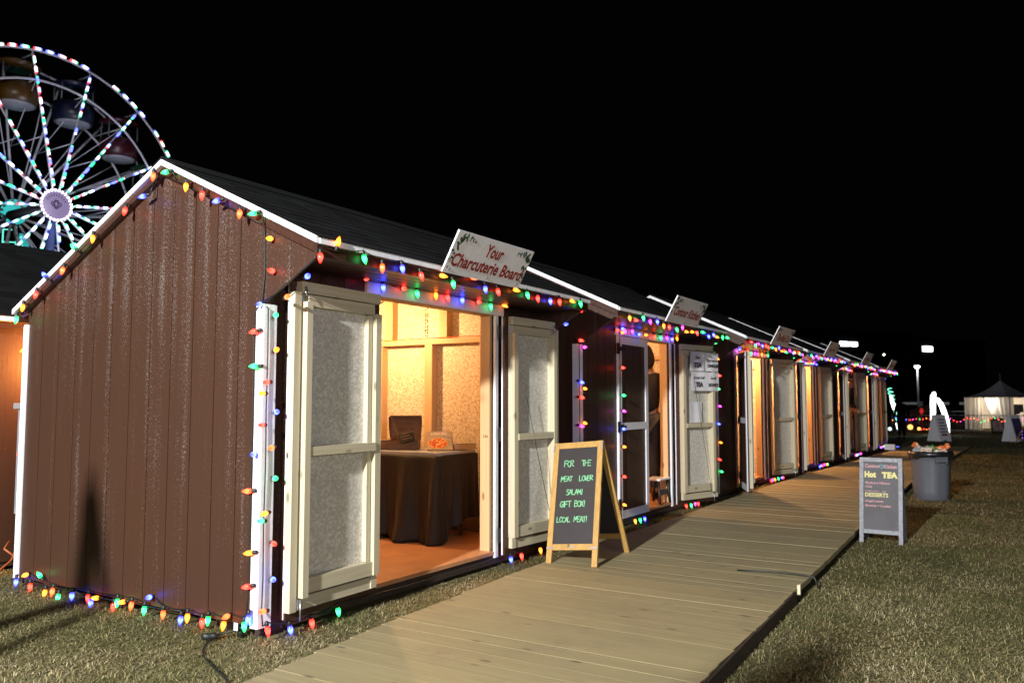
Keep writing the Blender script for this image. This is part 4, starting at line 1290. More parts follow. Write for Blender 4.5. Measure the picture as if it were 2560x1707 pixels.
def card_box():
    t = thing('cardboard_box', 'open brown cardboard mailer box with printed raised lid on the draped table', 'box', (2.47, 1.06, ZT), math.atan2(-0.222, 0.14) )
    w, d, h = 0.27, 0.22, 0.075      # local x along the front, y away from the door
    mb = MB(); k = 0.004
    mb.box(-w / 2, w / 2, 0, d, 0, k)
    mb.box(-w / 2, w / 2, 0, k, k, h); mb.box(-w / 2, w / 2, d - k, d, k, h)
    mb.box(-w / 2, -w / 2 + k, k, d - k, k, h); mb.box(w / 2 - k, w / 2, k, d - k, k, h)
    mb.build('tray', M['card'], t)
    mb = MB()
    T = frame((0, d, h), (1, 0, 0), (0, 0.10, 1), (0, -1, 0.10))
    mb.box(-w / 2, w / 2, 0, 0.215, -0.002, 0.002, 0, T)
    for s in (-1, 1):
        pts = [(s * w / 2, 0.0, 0.002), (s * w / 2, 0.215, 0.002), (s * (w / 2 + .012), 0.195, 0.050), (s * (w / 2 + .008), 0.10, 0.030)]
        mb.add([T(*p) for p in pts] + [T(p[0] + s * .003, p[1], p[2]) for p in pts], [(0, 1, 2, 3), (7, 6, 5, 4), (0, 4, 5, 1), (1, 5, 6, 2), (2, 6, 7, 3), (3, 7, 4, 0)])
    pts = [(-w / 2, 0.216, 0.0), (w / 2, 0.216, 0.0), (w / 2 - .012, 0.206, 0.055), (-w / 2 + .012, 0.206, 0.055)]
    mb.add([T(*p) for p in pts] + [T(p[0], p[1] + .003, p[2]) for p in pts], [(0, 1, 2, 3), (7, 6, 5, 4), (0, 4, 5, 1), (1, 5, 6, 2), (2, 6, 7, 3), (3, 7, 4, 0)])
    lid = mb.build('lid', M['card'], t)
    mb = MB(); rnd = random.Random(3)
    for i, w_ in enumerate((0.150, 0.142, 0.132, 0.120, 0.105, 0.09)):
        u = -0.075
        while u < -0.075 + w_ * .98:
            l = rnd.uniform(.010, .026); mb.box(u, min(u + l, 0.075), w_, w_ + .0035, 0.0022, 0.0028, 0, T); u += l + .005
        if i > 2: break
    for i, w_ in enumerate((0.100, 0.090, 0.08)):
        mb.box(-0.075, 0.015 - i * .01, w_, w_ + .003, 0.0022, 0.0028, 0, T)
    for k in range(3):
        c = (0.055 + (k % 2) * .018, 0.085 + k * .009)
        mb.add([T(c[0] + .008 * math.cos(j * 1.2566), c[1] + .006 * math.sin(j * 1.2566), 0.0026) for j in range(5)], [(0, 1, 2, 3, 4)])
    mb.build('print', M['card_ink'], lid)
    return t
box = card_box()
mb = MB()
Tm = lambda x, y, z: Matrix.Rotation(R(-14), 4, 'Y') @ (Matrix.Rotation(R(-18), 4, 'X') @ Vector((x, y, z)))
mb.box(-0.068, 0.068, -0.012, 0.012, -0.035, 0.05, 0, Tm)
o = mb.build('meat_packet', plain('black_foil_packet', (0.012, 0.010, 0.010), 0.25, var=.3, vscale=20), bevel=0.006)
o.location = (2.44, 0.985, ZT + 0.095); o.rotation_euler = (0, 0, math.atan2(-0.222, 0.14))
tag(o, 'black packet leaning in the open cardboard box', 'packet')
mb = MB()
mb.box(-0.068 * .85, 0.03, -0.0128, -0.0122, 0.018, 0.026, 0, Tm); mb.box(-0.05, 0.045, -0.0128, -0.0122, -0.004, 0.002, 0, Tm)
mb.build('packet_print', plain('dull_silver_print', (0.10, 0.07, 0.05), 0.5), o)
# low flat boxes at the left
mb = MB(); mb.box(-0.15, 0.15, -0.11, 0.11, 0, 0.065); mb.box(-0.14, 0.14, -0.105, 0.105, 0.0655, 0.078)
o = mb.build('flat_carton', M['card'], bevel=0.002); o.location = (2.45, 1.36, ZT); o.rotation_euler = (0, 0, R(-60))
tag(o, 'low closed carton lying behind the open cardboard box', 'carton')
mb = MB()
for k in range(4): mb.box(-0.12 + k * .006, 0.11, -0.085, 0.08, 0.0005 + k * .008, 0.0075 + k * .008)
o = mb.build('card_stack', plain('buff_card', (0.34, 0.21, 0.12), 0.7, var=.2, vscale=9)); o.location = (2.67, 1.62, ZT); o.rotation_euler = (0, 0, R(-50))
tag(o, 'small stack of buff cards at the left end of the draped table', 'cards')
# magazines in a rack
def magazines():
    t = thing('magazine_rack', 'magazines with a pizza on the cover propped up on the draped table', 'magazines', (2.565, 0.725, ZT), math.atan2(-0.2, 0.16))
    W_, H_ = 0.22, 0.20
    T = frame((0, 0, 0), (1, 0, 0), (0, 0.62, 0.78), (0, -0.78, 0.62))
    for k in range(5):
        mb = MB(); mb.box(-W_ / 2 + k * .003, W_ / 2 + k * .002, 0.004, H_, -0.004 - k * .0065, 0.0 - k * .0065, 0, T)
        mb.build('magazine', plain('magazine_paper', (0.38, 0.30, 0.20), 0.35, var=.15, vscale=14) if k == 0 else M['buff'], t)
    mb = MB(); vs = []; n = 28; rnd = random.Random(1)
    rings = [0, .35, .7, .92, 1.0]
    m, nt, b = mat('pizza_print')
    tc = N(nt, 'ShaderNodeTexCoord').outputs['Object']
    vo = N(nt, 'ShaderNodeTexVoronoi'); vo.inputs['Scale'].default_value = 45; L(nt, tc, vo.inputs['Vector'])
    L(nt, ramp(nt, vo.outputs['Distance'], [(0.25, (0.50, 0.045, 0.015)), (0.45, (0.60, 0.13, 0.03)), (0.7, (0.72, 0.42, 0.14))]), b.inputs['Base Color'])
    b.inputs['Roughness'].default_value = 0.35
    mc = plain('crust_print', (0.62, 0.36, 0.13), 0.35, var=.3, vscale=60)
    for r in rings:
        for k in range(n):
            a = 2 * math.pi * k / n
            vs.append(T(-0.015 + 0.088 * r * math.cos(a), 0.070 + 0.056 * r * math.sin(a), 0.0008))
    f1 = []; f2 = []
    for i in range(4):
        for k in range(n):
            k2 = (k + 1) % n
            (f2 if i == 3 else f1).append((i * n + k, i * n + k2, (i + 1) * n + k2, (i + 1) * n + k))
    mb.add(vs, f1, 0); mb.add(vs, f2, 1)
    mb.build('pizza_picture', [m, mc], t)
    mb = MB(); write(mb, 'edible DC', 0.034, lambda u, v, d: T(-0.01 + u, 0.172 + v, 0.0006 + d), shear=.25)
    mb.build('masthead', plain('white_print', (0.85, 0.80, 0.72), 0.5), t)
    mb = MB(); mb.tube([T(0.03, 0.148, 0.0012), T(0.105, 0.128, 0.0012)], 0.004, 6)
    mb.build('knife_picture', M['steel'], t)
M['buff'] = plain('buff_paper_edge', (0.50, 0.36, 0.22), 0.6)
magazines()
def booklets():
    t = thing('booklet_stack', 'neat stack of pale booklets beside the pizza magazines', 'booklets', (2.80, 0.66, ZT), R(-28))
    for k in range(6):
        mb = MB(); j = rb.uniform(-.003, .003)
        mb.box(-0.105 + j, 0.105 + j, -0.07, 0.07, k * .0085, k * .0085 + .0075)
        mb.build('booklet', M['buff2'] if k < 5 else M['navy'], t)
M['buff2'] = plain('pale_booklet', (0.60, 0.46, 0.32), 0.6)
M['navy'] = plain('grey_booklet_cover', (0.30, 0.23, 0.18), 0.4)
booklets()
# red flex along the wall plate
mb = MB(); rnd = random.Random(6)
mb.tube([(2.95 + rnd.uniform(-.01, .01), 0.42 + k * 0.095, 1.8405 + 0.006 * abs(math.sin(k * 1.7))) for k in range(21)], 0.004, 5)
tag(mb.build('flex', plain('red_orange_flex', (0.75, 0.10, 0.02), 0.5)), 'red-orange flex laid along the wall plate inside the nearest hut', 'cable')
# stay cords on the open right-hand doors
for X, lab in ((0, 'thin dark stay cord slanting across the right door of the nearest hut'), (HX[1], 'thin dark stay cord slanting across the door with paper notices')):
    mb = MB(); mb.tube([(X + 2.53, -0.165, 1.30), (X + 2.70, -0.175, 0.80), (X + 2.86, -0.185, 0.36)] if X == 0 else [(X + 2.50, -0.215, 1.62), (X + 2.66, -0.26, 0.95), (X + 2.84, -0.31, 0.16)], 0.0026, 5)
    tag(mb.build('stay_cord', M['wire']), lab, 'cord')
# ------------------------------------------------------------------ paper notices on the open door of the second hut
M['paper'] = plain('notice_paper', (0.70, 0.70, 0.74), 0.3, var=.05, vscale=8)
M['ink'] = plain('notice_ink', (0.03, 0.03, 0.035), 0.6)
a = R(163)
Dv = Vector((-math.cos(a), -math.sin(a), 0)); Nv = Vector((-math.sin(a), math.cos(a), 0))
hinge = Vector((HX[1] + 2.335, -0.052, 0))
def notice(label, u0, u1, z0, z1, lines, e=0.108, tilt=0.0):
    c = hinge + Dv * ((u0 + u1) / 2) + Nv * e + Vector((0, 0, (z0 + z1) / 2))
    w, h = u1 - u0, z1 - z0
    T = frame((0, 0, 0), Dv, Vector((0, 0, 1)) + Dv * tilt, Nv)
    mb = MB(); n = 8
    vs = []
    for i in range(n + 1):
        for j in range(2):
            for d in (0, 0.0012):
                uu = -w / 2 + w * i / n
                vs.append(T(uu, -h / 2 + h * j, d + 0.004 * math.sin(i * .9 + u0 * 9) - (0.006 * (1 - j))))
    fs = []
    for i in range(n):
        q = i * 4; r = q + 4
        fs += [(q + 1, q + 3, r + 3, r + 1), (q, r, r + 2, q + 2), (q, q + 1, r + 1, r), (q + 2, r + 2, r + 3, q + 3)]
    fs += [(0, 2, 3, 1), (n * 4, n * 4 + 1, n * 4 + 3, n * 4 + 2)]
    mb.add(vs, fs)
    o = mb.build('paper_notice', M['paper']); o.location = c
    tag(o, label, 'notice', 'paper notices on the open door')
    if lines:
        mb = MB()
        for s, size, w_, sh, bd, xs in lines:
            write(mb, s, size, lambda u, v, d: T(u, w_ + v, d + 0.0068), shear=sh, bold=bd, xs=xs)
        mb.build('lettering', M['ink'], o)
    return o
notice('paper notice reading Hot TEA, upper left on the open door', .16, .44, 1.62, 1.845, [('Hot', .055, .045, .3, .0005, 1), ('TEA', .080, -.045, 0, .003, 1)], tilt=.03)
notice('paper notice about CANDLES, upper right on the open door', .455, .715, 1.62, 1.84, [('Tea Inspired', .040, .02, .3, .0003, 1), ('CANDLES', .050, -.045, 0, .002, 1)], e=.112, tilt=-.02)
notice('paper notice reading Loose Leaf TEA, lower left on the open door', .17, .475, 1.385, 1.61, [('Loose Leaf', .046, .045, .3, .0005, 1), ('TEA', .078, -.04, 0, .003, 1)])
notice('paper notice reading Local HONEY, lower right on the open door', .458, .715, 1.385, 1.605, [('Local', .05, .045, .3, .0005, 1), ('HONEY', .055, -.04, 0, .002, 1)], e=.118)
notice('blank grey paper tucked behind the middle rail of the open door', .20, .44, 1.01, 1.255, [], e=.06, tilt=-.02)

# ------------------------------------------------------------------ people
def skin(name, V, E, m, parent, root, sub=2):
    names = list(V)
    me = bpy.data.meshes.new(name)
    me.from_pydata([V[k][0] for k in names], [(names.index(a), names.index(b)) for a, b in E], [])
    me.materials.append(m)
    o = bpy.data.objects.new(name, me); COL.objects.link(o); o.parent = parent
    md = o.modifiers.new('skin', 'SKIN'); md.use_smooth_shade = True; md.branch_smoothing = 0.35
    for k, sv in zip(names, me.skin_vertices[0].data):
        r = V[k][1]
        sv.radius = r if isinstance(r, tuple) else (r, r)
        sv.use_root = (k == root)
    s = o.modifiers.new('subdivision', 'SUBSURF'); s.levels = sub; s.render_levels = sub
    return o
M['skin'] = plain('skin', (0.42, 0.24, 0.17), 0.5, var=.06, vscale=30)
M['hair'] = plain('dark_hair', (0.018, 0.012, 0.009), 0.55, var=.4, vscale=60)
def person(label, loc, rotz, jacket, trousers, shoes, arms, group=None, s=1.0, lean=0.0, coat=0.0, hood=False, stride=0.0, headturn=0.0, hairlen=0.0):
    """faces +x locally; arms = ((elbow),(wrist)) for left (+y) and right (-y)"""
    t = thing('person', label, 'person', loc, rotz, group)
    t.scale = (s, s, s)
    def lp(x, y, z): return (x + lean * max(0, z - 0.95), y, z)
    J = {'pelvis': (lp(0, 0, .95), (.12, .15)), 'belly': (lp(0, 0, 1.12), (.105, .14)), 'chest': (lp(0, 0, 1.32), (.115, .16)),
         'neck': (lp(.01, 0, 1.475), .055), 'jaw': (lp(.035, 0, 1.545), (.062, .058)), 'skull': (lp(.02, 0, 1.635), (.098, .078)), 'crown': (lp(.01, 0, 1.705), (.062, .055)),
         'nose': (lp(.128, 0, 1.600), .012)}
    E = [('pelvis', 'belly'), ('belly', 'chest'), ('chest', 'neck'), ('neck', 'jaw'), ('jaw', 'skull'), ('skull', 'crown'), ('skull', 'nose')]
    JA = {k: J[k] for k in ('pelvis', 'belly', 'chest', 'neck')}
    EA = [('pelvis', 'belly'), ('belly', 'chest'), ('chest', 'neck')]
    JT = {'pelvis': J['pelvis']}; ET = []
    for sd, sg, (el, wr) in (('L', 1, arms[0]), ('R', -1, arms[1])):
        sh = lp(0, sg * .175, 1.39)
        el = lp(*el); wr = lp(*wr)
        d = (Vector(wr) - Vector(el)).normalized()
        palm = Vector(wr) + d * .055
        J['sh' + sd] = (sh, .055); J['el' + sd] = (el, .040); J['wr' + sd] = (wr, .026); J['pa' + sd] = (tuple(palm), (.016, .036))
        E += [('chest', 'sh' + sd), ('sh' + sd, 'el' + sd), ('el' + sd, 'wr' + sd), ('wr' + sd, 'pa' + sd)]
        side = d.cross(Vector((0, sg, 0.2))).normalized()
        curl = Vector((0, -sg, 0)) * .35
        for f in range(4):
            off = side * (0.024 - 0.016 * f)
            l = (.036, .042, .038, .030)[f]
            k1, k2 = Vector(palm) + off * 1.1 + d * .040, Vector(palm) + off * 1.2 + d * (.040 + l) + curl * .035
            k3 = k2 + (d * .7 + curl).normalized() * l * .7
            for q, (kk, r) in enumerate(((k1, .0095), (k2, .0085), (k3, .007))):
                J['f%d%d%s' % (f, q, sd)] = (tuple(kk), r)
            E += [('pa' + sd, 'f%d0%s' % (f, sd)), ('f%d0%s' % (f, sd), 'f%d1%s' % (f, sd)), ('f%d1%s' % (f, sd), 'f%d2%s' % (f, sd))]
        t1 = Vector(wr) + side * .035 + d * .03; t2 = t1 + side * .022 + d * .035
        J['t1' + sd] = (tuple(t1), .011); J['t2' + sd] = (tuple(t2), .009)
        E += [('wr' + sd, 't1' + sd), ('t1' + sd, 't2' + sd)]
        JA['sh' + sd] = (sh, .080); JA['el' + sd] = (el, .058)
        JA['cu' + sd] = (tuple(Vector(el).lerp(Vector(wr), .97)), .042)
        EA += [('chest', 'sh' + sd), ('sh' + sd, 'el' + sd), ('el' + sd, 'cu' + sd)]
        st = stride * sg
        hip, kn, an, to = (0, sg * .095, .88), (.02 + st * .5, sg * .10, .49), (-.015 + st, sg * .10, .085), (.15 + st, sg * .12, .035)
        J['hip' + sd] = (hip, .085); J['kn' + sd] = (kn, .055); J['an' + sd] = (an, .036); J['to' + sd] = (to, .026)
        E += [('pelvis', 'hip' + sd), ('hip' + sd, 'kn' + sd), ('kn' + sd, 'an' + sd), ('an' + sd, 'to' + sd)]
        JT['hip' + sd] = (hip, .103); JT['kn' + sd] = (kn, .073); JT['an' + sd] = (tuple(Vector(an) + Vector((0, 0, .03))), .058)
        ET += [('pelvis', 'hip' + sd), ('hip' + sd, 'kn' + sd), ('kn' + sd, 'an' + sd)]
        J['ear' + sd] = (lp(.012, sg * .083, 1.615), .014); E.append(('skull', 'ear' + sd))
    for k, r in (('pelvis', (.155, .185)), ('belly', (.145, .175)), ('chest', (.15, .19)), ('neck', .085)):
        JA[k] = (J[k][0], r)
    if coat > 0:
        JA['hem'] = ((0, 0, .95 - coat), (.175, .20)); EA.append(('pelvis', 'hem'))
    JT['pelvis'] = (J['pelvis'][0], (.135, .165))
    skin('body', J, E, M['skin'], t, 'pelvis')
    skin('jacket', JA, EA, jacket, t, 'pelvis')
    skin('trousers', JT, ET, trousers, t, 'pelvis')
    for sd, sg in (('L', 1), ('R', -1)):
        an, to = J['an' + sd][0], J['to' + sd][0]
        skin('shoe', {'a': ((an[0] - .03, an[1], .05), .05), 'b': ((an[0] + .04, an[1], .055), .052), 'c': ((to[0], to[1], .04), .042)}, [('a', 'b'), ('b', 'c')], shoes, t, 'a')
    hx = lp(.02, 0, 1.635)
    if hood:
        skin('hood', {'n': (lp(-.035, 0, 1.47), (.10, .115)), 'm': (lp(-.01, 0, 1.60), (.135, .125)), 't': (lp(.0, 0, 1.715), (.095, .09)), 'f': (lp(.075, 0, 1.72), (.05, .085))}, [('n', 'm'), ('m', 't'), ('t', 'f')], jacket, t, 'n')
    else:
        H_ = {'b': (lp(-.045, 0, 1.60), (.062, .070)), 'm': (lp(-.028, 0, 1.665), (.082, .083)), 't': (lp(.012, 0, 1.725), (.075, .066))}
        EH = [('b', 'm'), ('m', 't')]
        if hairlen > 0:
            H_['e'] = (lp(-.06, 0, 1.60 - hairlen), (.045, .075)); EH.append(('b', 'e'))
        skin('hair', H_, EH, M['hair'], t, 'm')
    eb = MB()
    for sg in (1, -1):
        eb.lathe([(.001, -.011), (.009, -.006), (.011, 0), (.009, .006), (.001, .011)], 8, 0, lambda x, y, z: lp(.103 + x, sg * .033 + y, 1.622 + z))
    eb.build('eyes', M['lampsocket'], t)
    mo = MB(); mo.tube([lp(.094, -.022, 1.548), lp(.103, 0, 1.545), lp(.094, .022, 1.548)], .005, 5)
    mo.build('mouth', plain('lips', (0.30, 0.11, 0.09), 0.5), t)
    return t
M['puffer'] = plain('brown_black_puffer', (0.013, 0.010, 0.009), 0.75, var=.35, vscale=7)
M['jeans'] = plain('dark_jeans', (0.020, 0.024, 0.040), 0.8, var=.3, vscale=10)
M['shoe'] = plain('black_shoe', (0.012, 0.012, 0.012), 0.5)
M['blackcoat'] = plain('black_coat', (0.0035, 0.0035, 0.0042), 0.85)
M['tan'] = plain('tan_trousers', (0.42, 0.26, 0.12), 0.8, var=.1, vscale=12)
hang = (((-.02, .245, 1.12), (.06, .26, .88)), ((-.02, -.245, 1.12), (.06, -.26, .88)))
person('person in a hooded brown-black puffer jacket standing in the doorway by the notices', (6.13, 0.34, 0.10), R(20), M['puffer'], M['jeans'], M['shoe'],
       (((0.02, .25, 1.13), (.24, .16, 1.16)), ((0.02, -.25, 1.13), (.26, -.20, 1.20))), s=1.04, hood=True)
mb = MB(); mb.box(-.045, .045, -.03, .03, -.002, .002); mb.box(-.04, .04, -.028, .02, .003, .006)
o = mb.build('paper_slip', M['paper']); o.location = (6.42, 0.16, 1.42); o.rotation_euler = (R(60), R(10), R(40))
tag(o, 'small white slip held by the person in the hooded jacket', 'paper')
person('person in long black coat and tan trousers in the doorway of the fifth hut', (17.02, 0.02, 0.10), R(-62), M['blackcoat'], M['tan'], M['shoe'],
       (((-.02, .245, 1.12), (.12, .20, .95)), ((-.02, -.245, 1.12), (.14, -.18, .98))), s=1.03, lean=0.10, coat=0.22)
person('dark silhouette of a person in a long coat on the far grass beyond the huts', (34.4, 1.0, ground_z(34.4)), R(35), M['blackcoat'], M['blackcoat'], M['shoe'],
       (((-.04, .27, 1.12), (.0, .29, .88)), ((-.04, -.27, 1.12), (.0, -.29, .88))), s=1.0, coat=0.48, hood=True)
# unseen parasol added behind the camera to cast a shadow across grass and boards
t = thing('shadow_parasol', 'unseen closed parasol added behind the view to cast a shadow', 'parasol', (-4.5, -2.46, -0.03))
t.scale = (1.45, 1.45, 0.80)
mb = MB(); mb.tube([(0, 0, .06), (0, 0, 3.12)], .022, 8); mb.build('pole', M['black'], t)
mb = MB(); mb.lathe([(.32, 0), (.32, .05), (.06, .09), (.05, .30)], 20); mb.build('base', M['black'], t)
mb = MB(); vs = []; fs = []; n = 24
for (r, z) in ((.10, 1.25), (.125, 1.45), (.120, 2.0), (.105, 2.5), (.075, 2.85), (.03, 3.08)):
    for k in range(n):
        q = 2 * math.pi * k / n; rr = r * (1 + .16 * math.cos(k * math.pi * .667)); vs.append((rr * math.cos(q), rr * math.sin(q), z))
for i in range(5):
    for k in range(n): fs.append((i * n + k, i * n + (k + 1) % n, (i + 1) * n + (k + 1) % n, (i + 1) * n + k))
mb.add(vs, fs, 0, None, True); mb.build('canopy', plain('dark_green_canvas', (.02, .035, .025), .9, var=.2), t)
# and a tripod at the left of the camera, whose shadow falls on the gable wall
t = thing('tripod', 'tall black lighting tripod standing left of the view', 'tripod', (-3.2, 0.35, -0.03))
mb = MB(); mb.tube([(0, 0, 1.45), (0, 0, 1.85), (0, 0, 2.06)], [.05, .05, .022], 8); mb.build('column', M['black'], t)
mb = MB(); mb.lathe([(.03, 1.86), (.065, 1.88), (.065, 1.95), (.03, 1.97)], 10); mb.build('collar', M['black'], t)
for k in range(3):
    an = k * 2.094 + .65
    mb = MB(); mb.tube([(.03 * math.cos(an), .03 * math.sin(an), 1.92), (.50 * math.cos(an), .50 * math.sin(an), 0)], [.036, .03], 8); mb.build('leg', M['black'], t)

# step stool and door prop
t = thing('step_stool', 'low dark step stool with a pale top in the doorway by the notices', 'stool', (5.86, 0.10, 0.10))
mb = MB(); mb.box(-.17, .17, -.11, .11, .265, .285); mb.build('seat', M['white'], t, bevel=.004)
for sx in (-1, 1):
    for sy in (-1, 1):
        mb = MB(); mb.tube([(sx * .13, sy * .08, .2645), (sx * .15, sy * .10, 0)], .016, 6); mb.build('leg', M['shoe'], t)
mb = MB(); mb.box(-.13, .13, -.09, -.085, .10, .16); mb.build('stretcher', M['shoe'], t)
mb = MB()
mb.prism([(-.16, 0), (.16, 0), (.12, .10), (-.10, .14)], -.12, .12, lambda a, b, d: (a, d, b))
o = mb.build('door_prop', M['white'], bevel=.012); o.location = (HX[5] + 0.95, -0.52, 0.055)
tag(o, 'white wedge propping the door of the farthest hut', 'door prop')
mb = MB(); mb.box(-.36, .36, -.02, .02, 0, .03)
o = mb.build('light_bar', glow('blue_led_bar', (0.13, 0.13, 1.0), 1.3, False)); o.location = (HX[5] + 2.65, -0.30, 0.02); o.rotation_euler = (0, 0, R(-25))
tag(o, 'blue glowing light bar at the foot of the farthest hut', 'light bar')

# ------------------------------------------------------------------ gap behind the nearest hut
t = thing('utility_cabinet', 'grey metal utility cabinet in the gap behind the nearest hut', 'cabinet', (0.36, 2.76, 0.42))
m = plain('grey_cabinet_paint', (0.23, 0.235, 0.26), 0.45, var=.1, vscale=10)
mb = MB(); mb.box(-.19, .19, -.13, .13, 0, .78); mb.build('case', m, t, bevel=.006)
mb = MB(); mb.box(-.215, .215, -.155, .155, .7805, .825); mb.build('cap', m, t, bevel=.006)
mb = MB(); mb.box(-.196, -.191, -.03, .03, .45, .52); mb.build('latch', M['metal'], t)
mb = MB(); mb.box(-.16, .16, -.1, .1, -.45, -.0005); mb.build('plinth', M['darkwood'], t)
mb = MB(); rnd = random.Random(9)
mb.tube([(-0.32, 2.62, -.01), (-.12, 2.60, .03), (.05, 2.66, .12), (.12, 2.72, .20), (.08, 2.76, .25), (.03, 2.72, .20), (.08, 2.66, .14), (.2, 2.7, .1)], .008, 6)
tag(mb.build('extension_lead', plain('orange_lead', (0.34, 0.085, 0.02), 0.5)), 'orange extension lead looped on the ground behind the nearest hut', 'cable')
# cables
t = thing('power_cable', 'black power cable with a weatherproof plug on the grass by the nearest gable', 'cable', (-0.2, 0.27, -.01))
o0 = Vector((-0.2, 0.27, -.01))
mb = MB()
cp = [(-.05, .03, .06), (-.08, .12, .02), (-.14, .19, .0), (-.22, .15, -.012), (-.29, .087, -.014), (-.375, -.02, -.014), (-.458, -.2, -.012), (-.554, -.43, -.015), (-.7, -.62, -.02)]
mb.tube([Vector(p) - o0 for p in cp], .0055, 6); mb.build('lead', M['wire'], t)
mb = MB(); mb.lathe([(.008, -.035), (.017, -.03), (.020, -.008), (.016, 0.0), (.020, .008), (.018, .03), (.008, .035)], 10, 0, lambda x, y, z: (z * .8 + .03, y - z * .7 - .075, x + .012)); mb.build('plug', M['wire'], t)
mb = MB(); mb.lathe([(.008, -.035), (.018, -.03), (.020, 0.0), (.018, .03), (.008, .035)], 10, 0, lambda x, y, z: (x + .16, y - .17, z * .7 + .02)); mb.build('plug', M['wire'], t)
mb = MB(); mb.box(.11, .114, -.20, -.172, .04, .08); mb.build('tag', M['white'], t)
mb = MB(); mb.tube([(2.80, -1.76, .056), (2.815, -1.86, .0595), (2.85, -2.0, .060), (2.86, -2.12, .061), (2.845, -2.22, .060), (2.84, -2.28, .056), (2.84, -2.31, -.02)], .0065, 6)
tag(mb.build('cable', M['wire']), 'dark cable lying across the right half of the boardwalk', 'cable')
mb = MB(); mb.prism([(-.009, .10), (.009, .10), (.009, .160), (0, .166), (-.009, .160)], -.010, .010, lambda a, b, d: (a, d, b))
o = mb.build('edge_stake', M['pine']); o.location = (2.46, -2.266, -.09)
tag(o, 'short pale wooden stake at the grass edge of the boardwalk', 'stake')
